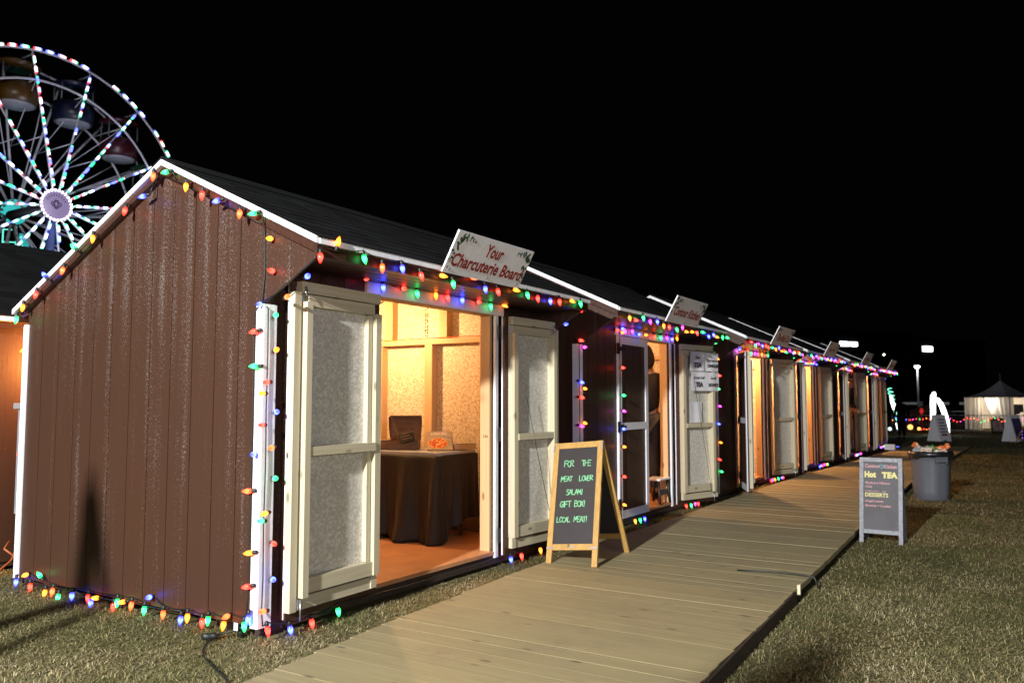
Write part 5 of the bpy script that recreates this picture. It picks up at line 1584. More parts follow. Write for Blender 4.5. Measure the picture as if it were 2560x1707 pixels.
# ------------------------------------------------------------------ ferris wheel
M['wheel'] = plain('wheel_steel', (0.66, 0.66, 0.74), 0.5)
def ferris_wheel():
    CX, CY, CZ, RR = 16.04, 32.0, 9.64, 6.69
    PH = R(98.7)
    t = thing('ferris_wheel', 'big ferris wheel outlined in coloured LED lights, rising behind the nearest hut roof', 'ferris wheel', (CX, 33.2, ground_z(CX)))
    o0 = Vector(t.location)
    def P(r, a, y): return Vector((CX + r * math.cos(a), y, CZ + r * math.sin(a))) - o0
    YF, YB = 32.0, 34.4
    HF, HBk = 31.55, 34.9
    led = [glow('led_white', (0.86, 0.88, 1.0), 3.4, False), glow('led_red', (1.0, 0.045, 0.07), 3.0, False), glow('led_blue', (0.10, 0.14, 1.0), 4.0, False),
           glow('led_green', (0.04, 1.0, 0.38), 2.2, False), glow('led_pink', (1.0, 0.52, 0.60), 2.6, False), glow('led_warm', (1.0, 0.78, 0.52), 2.4, False), glow('led_pale_blue', (0.42, 0.55, 1.0), 3.0, False), glow('led_pale_green', (0.45, 1.0, 0.75), 2.4, False)]
    rnd = random.Random(14)
    # rims
    for (y, r, rad, mm, nm) in ((YF, RR, .05, M['wheel'], 'front_rim'), (YF, RR * .81, .05, M['wheel'], 'inner_ring'), (YB, RR, .055, M['wheel'], 'back_rim'), (YB, RR * .81, .055, M['wheel'], 'inner_ring')):
        mb = MB(); mb.tube([P(r, 2 * math.pi * k / 64, y) for k in range(64)], rad, 6, closed=True); mb.build(nm, mm, t)
    # spokes with their LED strips
    for k in range(16):
        a = PH - k * math.pi / 8
        mb = MB()
        mb.tube([P(.64, a, HF + .06), P(RR, a, YF)], .04, 6)
        mb.build('spoke', M['wheel'], t)
        mb = MB()
        a2 = a - math.pi / 16 * 0.4
        mb.tube([P(.5, a, HBk), P(RR, a, YB)], .055, 6)
        mb.tube([P(.5, a, HBk), P(RR * .62, a + .09, YB + .1), P(RR * .81, a + .10, YB)], .025, 5)
        mb.tube([P(RR * .45, a, YF - .1), P(RR * .45, a, YB + .15)], .025, 5)
        mb.tube([P(RR * .81, a, YF), P(RR * .81, a, YB)], .03, 5)
        mb.tube([P(RR * .45, a, YB + .15), P(RR * .8, a, YF)], .018, 5)
        mb.build('back_spoke', M['wheel'], t)
        strip = MB(); n = 13
        for j in range(n):
            r0 = .85 + (RR - 1.0) * j / n; r1 = r0 + (RR - 1.0) / n * .66
            if rnd.random() < .07: continue
            c1, c2 = rnd.choice([1, 2, 2, 3, 3, 0]), rnd.choice([1, 2, 2, 3, 3, 4])
            core = rnd.choice([0, 0, 4, 6, 6, 7, 7, 2, 3])
            if 5 <= k <= 11: c1, c2, core = rnd.choice([3, 3, 2, 7]), rnd.choice([3, 7, 6, 2]), rnd.choice([0, 7, 7, 6])
            def pt(q):
                r = r0 + (r1 - r0) * q; f = (r - .64) / (RR - .64)
                return P(r, a, HF + (YF - HF) * f - .075)
            strip.tube([pt(0), pt(.17)], .042, 6, c1); strip.tube([pt(.17), pt(.83)], .052, 6, core); strip.tube([pt(.83), pt(1)], .042, 6, c2)
        strip.build('led_strip', led, t)
        strip = MB(); n = 5
        for j in range(n):
            if rnd.random() < .06: continue
            b0 = a - (j + .1) / n * math.pi / 8; b1 = b0 - .62 / n * math.pi / 8
            c1, c2 = rnd.choice([1, 2, 2, 3, 0]), rnd.choice([1, 2, 3, 2, 4])
            pts = [P(RR + .06, b0 + (b1 - b0) * q, YF - .05) for q in (0, .2, .82, 1)]
            strip.tube(pts[0:2], .05, 6, c1); strip.tube(pts[1:3], .06, 6, rnd.choice([0, 0, 4, 5, 6, 7])); strip.tube(pts[2:4], .05, 6, c2)
        strip.build('rim_led_strip', led, t)
    # hub
    M['hub'] = glow('lilac_hub_panel', (0.46, 0.36, 0.66), 0.40, False); M['hub'].node_tree.nodes['Principled BSDF'].inputs['Base Color'].default_value = (.05, .04, .07, 1)
    Th = lambda x, y, z: Vector((CX + x, HF - z, CZ + y)) - o0
    mb = MB(); mb.lathe([(.64, -.05), (.64, .05), (.58, .07)], 40, 0, Th, smooth=False)
    disc = mb.build('hub_disc', M['hub'], t)
    mb = MB()
    for k in range(26):
        a = 2 * math.pi * k / 26
        mb.lathe([(.0, -.05), (.042, -.03), (.060, .0), (.042, .03), (.0, .05)], 8, 0 if k % 2 else rnd.choice([0, 4, 4]), lambda x, y, z, a=a: Th(.65 * math.cos(a) + x, .65 * math.sin(a) + y, .10 + z))
    mb.build('hub_lights', [led[0], led[1], led[2], led[3], glow('led_pale_pink', (1.0, 0.70, 0.82), 3.0, False)], t)
    # dark scrolled emblem on the hub panel
    mb = MB()
    dk = plain('hub_emblem', (0.05, 0.03, 0.07), 0.6)
    for sg in (-1, 1):
        mb.tube([Th(sg * .04, -.09, .085), Th(sg * .15, -.04, .085), Th(sg * .22, .06, .085), Th(sg * .18, .13, .085), Th(sg * .09, .09, .085), Th(sg * .12, .02, .085)], .03, 5)
        mb.tube([Th(sg * .03, .22, .085), Th(sg * .10, .06, .085), Th(sg * .02, -.16, .085)], .045, 5)
    for k in range(9):
        a = R(150 - k * 15)
        mb.box(-.02, .02, -.05, .05, .074, .086, 0, lambda x, y, z, a=a: Th((.44 + y) * math.cos(a) + x * math.sin(a), (.44 + y) * math.sin(a) - x * math.cos(a), z))
    mb.build('hub_emblem', dk, disc)
    mb = MB(); mb.tube([Vector((CX, HF + .05, CZ)) - o0, Vector((CX, HBk + .3, CZ)) - o0], .22, 10); mb.build('axle', M['steel_dim'], t)
    ld = bpy.data.lights.new('hub_light', 'POINT'); ld.energy = 420; ld.color = (0.86, 0.80, 1.0); ld.shadow_soft_size = 0.8  # added fill lamp before the hub, standing in for LED light on the steel
    l = bpy.data.objects.new('hub_light', ld); COL.objects.link(l); l.parent = t; l.location = Vector((CX, HF - 2.6, CZ)) - o0
    # supporting towers
    blue = plain('dark_blue_tower', (0.030, 0.045, 0.14), 0.5, var=.3, vscale=3)
    for y in (31.85, 35.4):
        for dx in ((0.0,) if y < 33 else (-3.2, 3.2)):
            mb = MB(); mb.tube([Vector((CX + dx * .04, y, CZ - (.3 if dx == 0 else 0))) - o0, Vector((CX + dx, y, ground_z(CX))) - o0], .20 if dx == 0 else .10, 8)
            mb.build('tower_leg', blue if dx == 0 else M['steel_dim'], t)
    # gondolas
    cols = [(0.075, 0.036, 0.003), (0.005, 0.007, 0.026), (0.050, 0.005, 0.009), (0.01, 0.05, 0.02), (0.05, 0.01, 0.05)]
    gm = [plain('gondola_paint', c, 0.35, var=.12, vscale=2) for c in cols]
    pale = plain('gondola_floor', (0.30, 0.30, 0.34), 0.4)
    for k in range(16):
        a = PH - k * math.pi / 8
        piv = P(RR * .97, a, 33.2)
        g = bpy.data.objects.new('gondola', None); COL.objects.link(g); g.parent = t; g.location = piv
        c = gm[k % 5]
        mb = MB()
        n = 22; vs = []; fs = []
        prof = [(.50, -2.02), (.80, -1.96), (.88, -1.6), (.86, -1.12), (.80, -1.10), (.80, -1.5)]
        for r, z in prof:
            for j in range(n):
                b = 2 * math.pi * j / n; vs.append((r * math.cos(b), r * math.sin(b), z))
        for i in range(len(prof) - 1):
            for j in range(n):
                j2 = (j + 1) % n; fs.append((i * n + j, i * n + j2, (i + 1) * n + j2, (i + 1) * n + j))
        mb.add(vs, fs, 0, None, True); mb.build('tub', c, g)
        mb = MB(); mb.lathe([(.05, -2.10), (.62, -2.06), (.78, -1.985)], 22); mb.build('underside', pale, g)
        mb = MB(); mb.lathe([(.92, -.30), (.90, -.24), (.55, -.06), (.05, .05)], 22); mb.build('canopy', c, g)
        mb = MB()
        for b in (0.4, 2.74, 3.54, 5.88):
            mb.tube([(.8 * math.cos(b), .8 * math.sin(b), -1.15), (.78 * math.cos(b), .78 * math.sin(b), -.25)], .028, 6)
        mb.tube([(0, -1.2, 0), (0, 1.2, 0)], .04, 6)
        mb.build('posts', M['steel_dim'], g)
ferris_wheel()
# lit ride sign behind the wheel
t = thing('ride_sign_tower', 'teal glowing disc on a lattice tower behind the ferris wheel hub', 'ride sign', (20.6, 44.0, ground_z(20)))
gz = 11.8 - ground_z(20)
Tq = frame((0, 0, gz), (.75, -.66, 0), (0, 0, 1), (-.66, -.75, 0))
mb = MB(); mb.lathe([(.70, -.1), (.70, .05), (.62, .08)], 28, 0, lambda x, y, z: Tq(x, y, z), smooth=False); mb.build('disc', glow('teal_disc', (0.05, 0.62, 0.60), 0.75, False), t)
mb = MB(); teal = glow('teal_tube', (0.16, 0.95, 0.75), 1.2, False)
for u in (-.55, .1):
    mb.tube([Tq(u, -.8, -.1), Tq(u, -gz, -.1)], .04, 5)
for k in range(16):
    mb.tube([Tq(-.55, -1.0 - k * .7, -.1), Tq(.1, -1.0 - k * .7, -.1)], .03, 5)
mb.build('lattice', teal, t)
mb = MB()
mb.box(.28, .75, -gz, -1.2, -.2, 0, 0, Tq); mb.build('sign_panel', glow('turquoise_panel', (0.06, 0.50, 0.55), 0.6, False), t)
mb = MB()
for k in range(14):
    mb.tube([Tq(.35 + (k * .37) % .33, -1.4 - k * .25, .02), Tq(.40 + (k * .37) % .33, -1.45 - k * .25, .03)], .05, 5)
mb.build('green_bulbs', glow('green_ride_bulb', (0.08, 1.0, 0.45), 2.0, False), t)

# ------------------------------------------------------------------ far side of the field
def marquee(label, Nc, left, right, fabric_lit):
    """Nc near corner; left / right = neighbouring corners on plan"""
    gz = ground_z(Nc[0]); he = 2.04
    t = thing('marquee', label, 'tent', (Nc[0], Nc[1], gz))
    A = Vector((0, 0, 0)); B = Vector((left[0] - Nc[0], left[1] - Nc[1], 0)); D = Vector((right[0] - Nc[0], right[1] - Nc[1], 0)); Cc = B + D
    fab = plain('marquee_fabric', (0.76, 0.74, 0.76), 0.7, var=.06, vscale=2)
    nt = fab.node_tree; pb = nt.nodes['Principled BSDF']; tr = N(nt, 'ShaderNodeBsdfTranslucent'); tr.inputs[0].default_value = (0.72, 0.66, 0.62, 1)
    mx = N(nt, 'ShaderNodeMixShader'); mx.inputs[0].default_value = 0.14
    L(nt, pb.outputs[0], mx.inputs[1]); L(nt, tr.outputs[0], mx.inputs[2]); L(nt, mx.outputs[0], nt.nodes['Material Output'].inputs['Surface'])
    roofm = plain('marquee_roof', (0.36, 0.36, 0.42), 0.6, var=.05, vscale=2)
    mid = Cc / 2
    ring = [A, B, Cc, D]
    mb = MB(); vs = []; fs = []; n = 7
    for e in range(4):
        p, q = ring[e], ring[(e + 1) % 4]
        base = len(vs)
        for i in range(n + 1):
            s = i / n; hh = he + 1.08 * (0.35 * s + 0.65 * s ** 2.3)
            for j in range(n + 1):
                r = p.lerp(q, j / n); r = (r - mid) * 1.03 + mid
                v = r.lerp(mid, s); vs.append((v.x, v.y, hh))
        for i in range(n):
            for j in range(n):
                a = base + i * (n + 1) + j; fs.append((a, a + 1, a + n + 2, a + n + 1))
    mb.add(vs, fs, 0, None, True)
    mb.build('canopy', roofm, t)
    mb = MB(); mb.tube([mid + Vector((0, 0, he + 1.0)), mid + Vector((0, 0, he + 1.5))], .03, 6)
    for r in ring: mb.tube([r, r + Vector((0, 0, he))], .035, 6)
    mb.build_each('frame_pole', M['steel_dim'], t)
    def curtain(p, q, s0, s1, top0, top1, gather0=1.0, gather1=1.0):
        m2 = MB(); vs = []; fs = []; k = 40
        d = (q - p); nn = Vector((d.y, -d.x, 0)).normalized()
        if nn.x > 0: nn = -nn
        for i in range(k + 1):
            s = s0 + (s1 - s0) * i / k
            for j in range(9):
                h = j / 8
                lo = s
                # tied back towards the side as it falls
                ss = (s0 + (s - s0) * (1 - (1 - gather1) * (1 - h))) if gather1 < 1 else (s1 - (s1 - s) * (1 - (1 - gather0) * (1 - h)))
                v = p + d * ss + nn * (.028 * math.sin(i * .62 + 1.2 * math.sin(i * .23)) * (1 - .6 * h) + .03)
                vs.append((v.x, v.y, .03 + (he - .05) * h))
        for i in range(k):
            for j in range(8):
                a = i * 9 + j; fs.append((a, a + 1, a + 10, a + 9))
        m2.add(vs, fs, 0, None, True); m2.build('curtain', fab, t)
    curtain(B, A, 0.0, 0.40, 1, 1)                      # left part of the lit face
    curtain(B, A, 0.46, 1.0, 1, 1, gather0=.55)         # right part, tied open
    curtain(B, Cc, 0.0, 1.0, 1, 1); curtain(Cc, D, 0, 1, 1, 1)
    curtain(A, D, 0.0, 0.12, 1, 1); curtain(A, D, 0.9, 1.0, 1, 1)
    mb = MB(); w = B.lerp(A, .50)
    lampd = w + Vector((-.50, -.24, 0)) * .55
    o = bpy.data.objects.new('lamp', None); COL.objects.link(o); o.parent = t; o.location = lampd + Vector((0, 0, he - .20))
    mb.lathe([(.02, .08), (.10, .02), (.12, -.03), (.03, -.08)], 10); mb.build('lamp_globe', glow('tent_lamp', (1.0, 0.86, 0.55), 9.0, False), o)
    ld = bpy.data.lights.new('tent_light', 'POINT'); ld.energy = 70; ld.color = (1.0, 0.86, 0.68); ld.shadow_soft_size = .12
    l = bpy.data.objects.new('tent_light', ld); COL.objects.link(l); l.parent = o; l.location = (0, 0, -.16)
    ld = bpy.data.lights.new('tent_inside_light', 'POINT'); ld.energy = 150; ld.color = (1.0, 0.80, 0.48); ld.shadow_soft_size = .12
    l = bpy.data.objects.new('tent_inside_light', ld); COL.objects.link(l); l.parent = t; l.location = w.lerp(mid, .5) + Vector((0, 0, he - .3))
    # goods and a back cloth seen through the dark side opening
    mb = MB(); q = A.lerp(D, .5) + (mid - A.lerp(D, .5)) * .5
    for k in range(6):
        v = A.lerp(D, .25 + .12 * k) + (B * .28)
        mb.box(v.x - .12, v.x + .12, v.y - .1, v.y + .1, .9 + .1 * (k % 3), 1.6)
    mb.build('hanging_goods', plain('dark_goods', (0.02, 0.02, 0.03), 0.7), t)
    return t
marquee('white peaked marquee with a warm lamp in its open side, far across the grass', (55.45, -2.44), (56.95, 0.05), (57.94, -3.94), True)

M['signplastic'] = plain('white_sign_plastic', (0.80, 0.80, 0.88), 0.5)
M['signprint'] = plain('sign_print_blue', (0.07, 0.08, 0.20), 0.6)
M['signprintred'] = plain('sign_print_red', (0.35, 0.04, 0.06), 0.6)
M['poster'] = plain('dark_poster', (0.060, 0.050, 0.15), 0.5, var=.7, vscale=3.5)
def sandwich_board(label, loc, yaw, dark):
    gz = ground_z(loc[0])
    t = thing('sandwich_board', label, 'A-frame sign', (loc[0], loc[1], gz), yaw, 'white A-frame signs on the far grass')
    # local: spread along x (end face towards -y), panel faces +x
    W_, S_, H_ = .62, .60, 1.03
    n = Vector((H_, 0, S_ / 2 - .06)).normalized()
    for s in (1, -1):
        T = frame((s * S_ / 2, 0, 0), (0, s, 0), (-s * (S_ / 2 - .05), 0, H_), (s * H_, 0, S_ / 2 - .05))
        Lh = math.hypot(S_ / 2 - .05, H_)
        mb = MB()
        prof = [(-W_ / 2, .0), (-W_ / 2 + .18, 0), (-W_ / 2 + .20, .05), (W_ / 2 - .20, .05), (W_ / 2 - .18, 0), (W_ / 2, 0), (W_ / 2, Lh), (W_ / 2 - .10, Lh), (W_ / 2 - .14, Lh - .03), (-W_ / 2 + .14, Lh - .03), (-W_ / 2 + .10, Lh), (-W_ / 2, Lh)]
        mb.prism(prof, -.03, .0, lambda a, b, d: T(a, b, d))
        # moulded end flange
        for u in (-W_ / 2, W_ / 2):
            fl_ = [T(u, 0, -.03), T(u, Lh, -.03), T(u, Lh * .98, -.075), T(u, .02, -.27)]
            u2 = u + (.012 if u < 0 else -.012)
            f2 = [T(u2, 0, -.03), T(u2, Lh, -.03), T(u2, Lh * .98, -.075), T(u2, .02, -.27)]
            mb.add(fl_ + f2, [(0, 1, 2, 3), (7, 6, 5, 4), (0, 4, 5, 1), (1, 5, 6, 2), (2, 6, 7, 3), (3, 7, 4, 0)])
        p = mb.build('panel', M['signplastic'], t)
    mb = MB()
    for y in (-W_ / 2 + .014, W_ / 2 - .026):
        mb.prism([(-S_ / 2 + .03, .012), (.02, .012), (.09, .22), (.13, .22), (.22, .012), (S_ / 2 - .03, .012), (.045, H_ - .03), (-.045, H_ - .03)], y, y + .012, lambda a, b, d: (a, d, b))
    mb.build_each('end_panel', M['signplastic'], t)
    for s in (1, -1):
        T = frame((s * S_ / 2, 0, 0), (0, s, 0), (-s * (S_ / 2 - .05), 0, H_), (s * H_, 0, S_ / 2 - .05))
        Lh = math.hypot(S_ / 2 - .05, H_); p = t
        mb = MB()
        if dark:
            mb.box(-.25, .25, .10, Lh - .14, .001, .004, 0, T); mb.build('poster', M['poster'], p)
        else:
            rnd = random.Random(3)
            for k in range(5):
                w = .86 - k * .12; mb.box(-.20 + rnd.uniform(0, .05), .20 - rnd.uniform(0, .08), w - .03, w + .02, .001, .003, 0, T)
            mb.build('print', M['signprint'], p)
            mb = MB(); mb.box(-.17, .16, .22, .30, .001, .003, 0, T); mb.build('red_print', M['signprintred'], p)
    return t
# panel faces the camera side and right
sandwich_board('white A-frame sign with blue and red print, just right of the dark silhouette', (32.9, -.50), R(-122), False)
sandwich_board('white A-frame sign with a dark poster at the right edge, in front of the marquee', (34.4, -2.95), R(-122), True)
# small black framed sign by the tent
t = thing('poster_stand', 'small black-framed poster stand beside the marquee opening', 'sign stand', (49.1, -1.98, ground_z(49)), R(-60))
mb = MB(); mb.box(-.34, .34, -.03, .03, .0, .80, 0, lambda x, y, z: (x, y + z * .15, z)); mb.build('board', M['black'], t)
mb = MB(); mb.box(-.27, .27, -.036, -.031, .06, .70, 0, lambda x, y, z: (x, y + z * .15, z)); mb.build('poster', plain('grey_poster', (0.30, 0.26, 0.27), 0.6, var=.5, vscale=4), t)
mb = MB()
for x in (-.25, -.05, .15): mb.lathe([(.02, .80), (.05, .83), (.02, .88)], 8, 0, lambda a, b, c, x=x: (a + x, b + .12, c))
mb.build('finials', M['black'], t)
# purple-lit board cut by the right edge
t = thing('folding_chalkboard', 'yellow-framed board strung with purple lights at the right edge of the grass', 'chalkboard', (31.6, -3.42, ground_z(31.6)), R(-33))
mb = MB()
for s in (-1, 1): mb.tube([(s * .34, .25, 0), (s * .22, 0, .62)], .022, 5)
mb.tube([(-.22, 0, .62), (.22, 0, .62)], .022, 5); mb.tube([(-.30, .17, .18), (.30, .17, .18)], .022, 5)
for s in (-1, 1): mb.tube([(s * .34, -.25, 0), (s * .22, 0, .62)], .022, 5)
mb.build('frame', M['honey'], t)
mb = MB(); mb.add([(-.27, .20, .15), (.27, .20, .15), (.22, .03, .58), (-.22, .03, .58), (-.27, .22, .15), (.27, .22, .15), (.22, .05, .58), (-.22, .05, .58)], [(0, 1, 2, 3), (7, 6, 5, 4), (0, 4, 5, 1), (2, 6, 7, 3), (1, 5, 6, 2), (0, 3, 7, 4)]); mb.build('panel', M['slate'], t)
mb = MB()
for k in range(10):
    x = -.26 + (k * .37) % .52; z = .16 + (k * .23) % .40
    mb.lathe([(0, -.012), (.012, 0), (0, .012)], 6, 0, lambda a, b, c, x=x, z=z: (a + x, b + .26 - z * .42, c + z))
mb.build('purple_lights', glow('purple_bulb', (0.30, 0.10, 1.0), 4.0, False), t)

# white arch sculpture
t = thing('light_sculpture', 'bright white curved tube light sculpture behind the A-frame sign', 'light sculpture', (41.9, .2, ground_z(42)))
o0 = Vector(t.location)
RV = Vector((.531, -.847, 0)); base = Vector((41.7, .46, 0))
def SP(u, z): return base + RV * u + Vector((0, 0, z)) - o0
wh = glow('white_tube_light', (0.93, 1.0, 0.98), 6.0, False)
mb = MB(); mb.tube([SP(-.04, -.30), SP(-.03, .6), SP(-.02, 1.2), SP(.0, 1.52), SP(.06, 1.65), SP(.10, 1.66)], [.10, .115, .12, .115, .10, .085], 10); mb.build('upright_tube', wh, t)
mb = MB(); mb.tube([SP(.10, 1.42), SP(.22, 1.36), SP(.36, 1.16), SP(.48, .86), SP(.58, .52), SP(.65, .20), SP(.68, -.05), SP(.69, -.3)], [.07, .09, .105, .11, .11, .095, .06, .05], 10); mb.build('curved_tube', wh, t)
# teal squiggle
t = thing('light_sculpture', 'teal and white scribbled light sculpture beside the farthest hut', 'light sculpture', (38.4, 1.95, ground_z(38)))
o0 = Vector(t.location); base = Vector((38.3, 1.98, 0))
def SQ(u, d, z): return base + RV * u + Vector((.847, .531, 0)) * d + Vector((0, 0, z)) - o0
pts = []
for k in range(150):
    q = k / 149; z = 1.88 - 1.45 * q
    r = .085 + .03 * math.sin(q * 9)
    pts.append(SQ(.06 + .36 * q + r * math.cos(k * .36), r * math.sin(k * .36), z + .03 * math.sin(k * .36)))
mb = MB(); mb.tube(pts, .020, 5); mb.build('spiral_tube', glow('teal_tube_light', (0.22, 1.0, 0.66), 1.6, False), t)
mb = MB(); mb.tube([SQ(.10, -.02, 1.55), SQ(.16, 0, 1.25), SQ(.27, 0, .95), SQ(.39, 0, .82), SQ(.44, 0, .90)], [.06, .08, .10, .09, .03], 8)
mb.tube([SQ(.32, -.05, .30), SQ(.38, -.05, .05), SQ(.40, -.05, -.12)], [.06, .07, .03], 6); mb.build('white_tube', glow('pale_tube_light', (0.80, 1.0, 0.93), 3.5, False), t)
mb = MB(); mb.lathe([(.005, -.09), (.07, -.05), (.09, 0), (.07, .05), (.005, .09)], 10); o = mb.build('globe_light', glow('globe_glow', (.75, .95, 1), 1.4, False)); o.location = (38.35, 1.98, .02)
tag(o, 'small white globe light at the foot of the teal sculpture', 'globe light')

# fence with light string
FA, FB = Vector((46.2, 2.9, ground_z(46))), Vector((49.6, -4.2, ground_z(49)))
t = thing('barrier_fence', 'black barred crowd fence across the far grass', 'fence', tuple(FA))
fd = FB - FA
mb = MB(); 
for z in (.12, .95): mb.tube([Vector((0, 0, z)), fd + Vector((0, 0, z))], .02, 6)
mb.build_each('rail', M['steel_dim'], t)
mb = MB()
for k in range(64): 
    p = fd * (k / 63); mb.tube([p + Vector((0, 0, .12)), p + Vector((0, 0, .95))], .010, 4)
mb.build_each('bar', M['steel_dim'], t)
mb = MB()
for k in range(5):
    p = fd * (k / 4); mb.tube([p, p + Vector((0, 0, 1.0))], .025, 6)
mb.build_each('post', M['steel_dim'], t)
b = []; pts = []
for k in range(46):
    p = FA + fd * (k / 45) + Vector((0, 0, .74 + .07 * math.sin(k * .9) + rb.uniform(-.07, .05))) + Vector((-.10, -.04, 0))
    pts.append(p); b.append((rb.choice('rbgaprog'), p - Vector((.03, 0, .02)), Vector((-.7, rb.uniform(-.5, .5), -.6))))
light_string('string of coloured bulbs along the black fence across the far grass', tuple(FA), b, [pts], G, False, scale=1.6)
for i, (p, r, lab) in enumerate((((45.6, 1.95, -.08), .14, 'large orange glowing globe on the ground by the far fence'), ((45.8, 1.55, -.17), .09, 'smaller orange glowing globe beside the large one by the far fence'))):
    mb = MB(); mb.lathe([(.005, -r), (r * .7, -r * .72), (r, 0), (r * .7, r * .72), (.005, r)], 12); o = mb.build('globe_light', glow('orange_globe', (1.0, .42, .10), 2.6, False)); o.location = p
    tag(o, lab, 'globe light', 'orange globe lights by the fence')
b = [(rb.choice('raor'), Vector((45.9 + .05 * k, 1.45 - .12 * k, -.22 + .03 * (k % 2))), Vector((-.5, 0, .6))) for k in range(8)]
light_string('short string of red and amber bulbs on the ground by the far fence', (45.9, 1.4, -.3), b, [[(45.9, 1.5, -.27), (46.3, .6, -.27)]], G, False, scale=1.6)
mb = MB(); mb.lathe([(.01, -.17), (.07, -.13), (.11, 0), (.07, .13), (.01, .17)], 10); mb.tube([(0, 0, -.17), (.05, 0, -.6), (0, 0, -.95)], .006, 4)
o = mb.build('red_lantern', glow('dull_red_lantern', (.6, .02, .015), .55, False)); o.location = (45.8, 1.4, .77)
tag(o, 'dull red lantern glowing in front of the dark canopy', 'lantern')
# dark canopy stall
t = thing('stall_canopy', 'dark brown stall canopy left of the white curved sculpture', 'canopy', (47.5, 1.15, ground_z(47)))
mb = MB()
vs = []; fs = []
for i in range(9):
    s = -1 + i / 4
    for (d, dz) in ((-.9, -.12), (0, .18), (.9, -.12)):
        vs.append((.53 * s * 1.2 + .847 * d, -.847 * s * 1.2 + .531 * d, 1.35 + dz - .38 * abs(s) ** 1.5))
for i in range(8):
    for j in range(2): fs.append((i * 3 + j, i * 3 + j + 1, i * 3 + j + 4, i * 3 + j + 3))
mb.add(vs, fs, 0, None, True); o = mb.build('cloth', plain('brown_canvas', (0.10, 0.055, 0.04), 0.8, var=.2, vscale=2), t)
mb = MB()
for (x, y) in ((-.6, .9), (.6, -.9), (.9, 1.3), (1.9, -.3)): mb.tube([(x, y, 0), (x, y, 1.1)], .02, 5)
mb.build_each('pole', M['steel_dim'], t)
# street lamp
t = thing('street_lamp', 'tall street lamp shining white beyond the field', 'street lamp', (80.0, 5.12, ground_z(80)))
lz = 4.78 - ground_z(80)
mb = MB(); mb.tube([(0, 0, 0), (0, 0, lz - .3)], [.11, .065], 8); mb.build('pole', plain('pale_lamp_pole', (0.45, 0.45, 0.47), 0.5), t)
mb = MB(); mb.box(-.30, .30, -.16, .16, lz - .28, lz - .16); mb.build('head', M['steel_dim'], t)
mb = MB(); mb.lathe([(.06, lz - .50), (.22, lz - .43), (.24, lz - .29)], 10); mb.build('lens', glow('street_lamp_lens', (1, 1, 1), 14, False), t)
mb = MB(); mb.box(-.22, .22, -.5, -.1, 1.5, 2.0, 0, lambda x, y, z: (x - .12, y + .12, z + .05)); mb.build('notice', M['steel'], t)
ld = bpy.data.lights.new('street_light', 'POINT'); ld.energy = 60; ld.shadow_soft_size = .2
l = bpy.data.objects.new('street_light', ld); COL.objects.link(l); l.parent = t; l.location = (-.45, -.2, lz - .6)
# dark buildings with lit signs
dkw = plain('night_building_wall', (0.004, 0.004, 0.005), 1.0, spec=0.0, var=.3, vscale=.2)
wsg = glow('white_sign_letters', (1, 1, 1), 6.0, False)
M['dglass'] = plain('dark_glass', (0.004, 0.004, 0.005), .3)
def building(name, label, A, rz, h, slen, sz, sh, seed, xl=-9):
    gz = ground_z(120)
    t = thing(name, label, 'building', (A[0], A[1], gz), rz, 'dark buildings beyond the field')
    mb = MB(); mb.box(xl, 14, 0, 6, 0, h); mb.build('wall', dkw, t)
    mb = MB(); mb.box(xl - .3, 14.3, -.3, 6.3, h + .001, h + .4); mb.build('roof', dkw, t)
    mb = MB(); rnd = random.Random(seed); x = 0.0
    while x < slen:
        w = rnd.uniform(.22, .5); hh = sh * rnd.uniform(.72, 1.0)
        mb.box(x, min(x + w, slen), -.3, -.02, sz - hh / 2 - gz, sz + hh / 2 - gz)
        x += w - .03
    mb.build('lit_sign', wsg, t)
    mb = MB()
    for k in range(6):
        mb.box(.5 + k * 2.2, 1.9 + k * 2.2, -.03, -.002, 3.0, 5.0)
    mb.build_each('window', M['dglass'], t)
building('office_building', 'dark building with the longer glowing white sign, above the huts', (112.9, 17.8), R(-32), 11.6, 3.05, 8.95, .62, 2)
building('office_building', 'dark building with the shorter glowing white sign, above the street lamp', (118.8, 8.5), R(-29), 10.6, 1.80, 8.28, .74, 5, -.4)
t = thing('grandstand', 'long dim grandstand wall with a pale band across the far side of the field', 'grandstand', (104, 0, ground_z(104)))
mb = MB(); mb.box(-.4, 3, -45, 9.5, 0, 2.3); mb.build('wall', dkw, t)
mb = MB()
for k in range(16):
    if k % 5 != 3: mb.box(-.46, -.405, 7.4 - k * 3.0, 9.4 - k * 3.0, 1.95, 2.22)
mb.build('pale_band', glow('glowing_pale_band', (.9, .95, 1.0), .045, False), t)  # pale stripe given its own faint glow, as no lamp reaches it
mb = MB(); mb.box(-.45, -.405, -45, 4.5, 1.15, 1.22); mb.build('handrail', glow('glowing_rail', (.9, .95, 1), .03, False), t)  # rail brightened by a faint glow of its own, not a lamp
mb = MB(); mb.lathe([(.01, -.16), (.16, 0), (.01, .16)], 8)
o = mb.build('distant_lamp', glow('distant_lamp_white', (1, .93, .8), 2.2, False)); o.location = (91.2, 9.4, 6.2)
tag(o, 'tiny distant white lamp just right of the hut eaves', 'lamp')

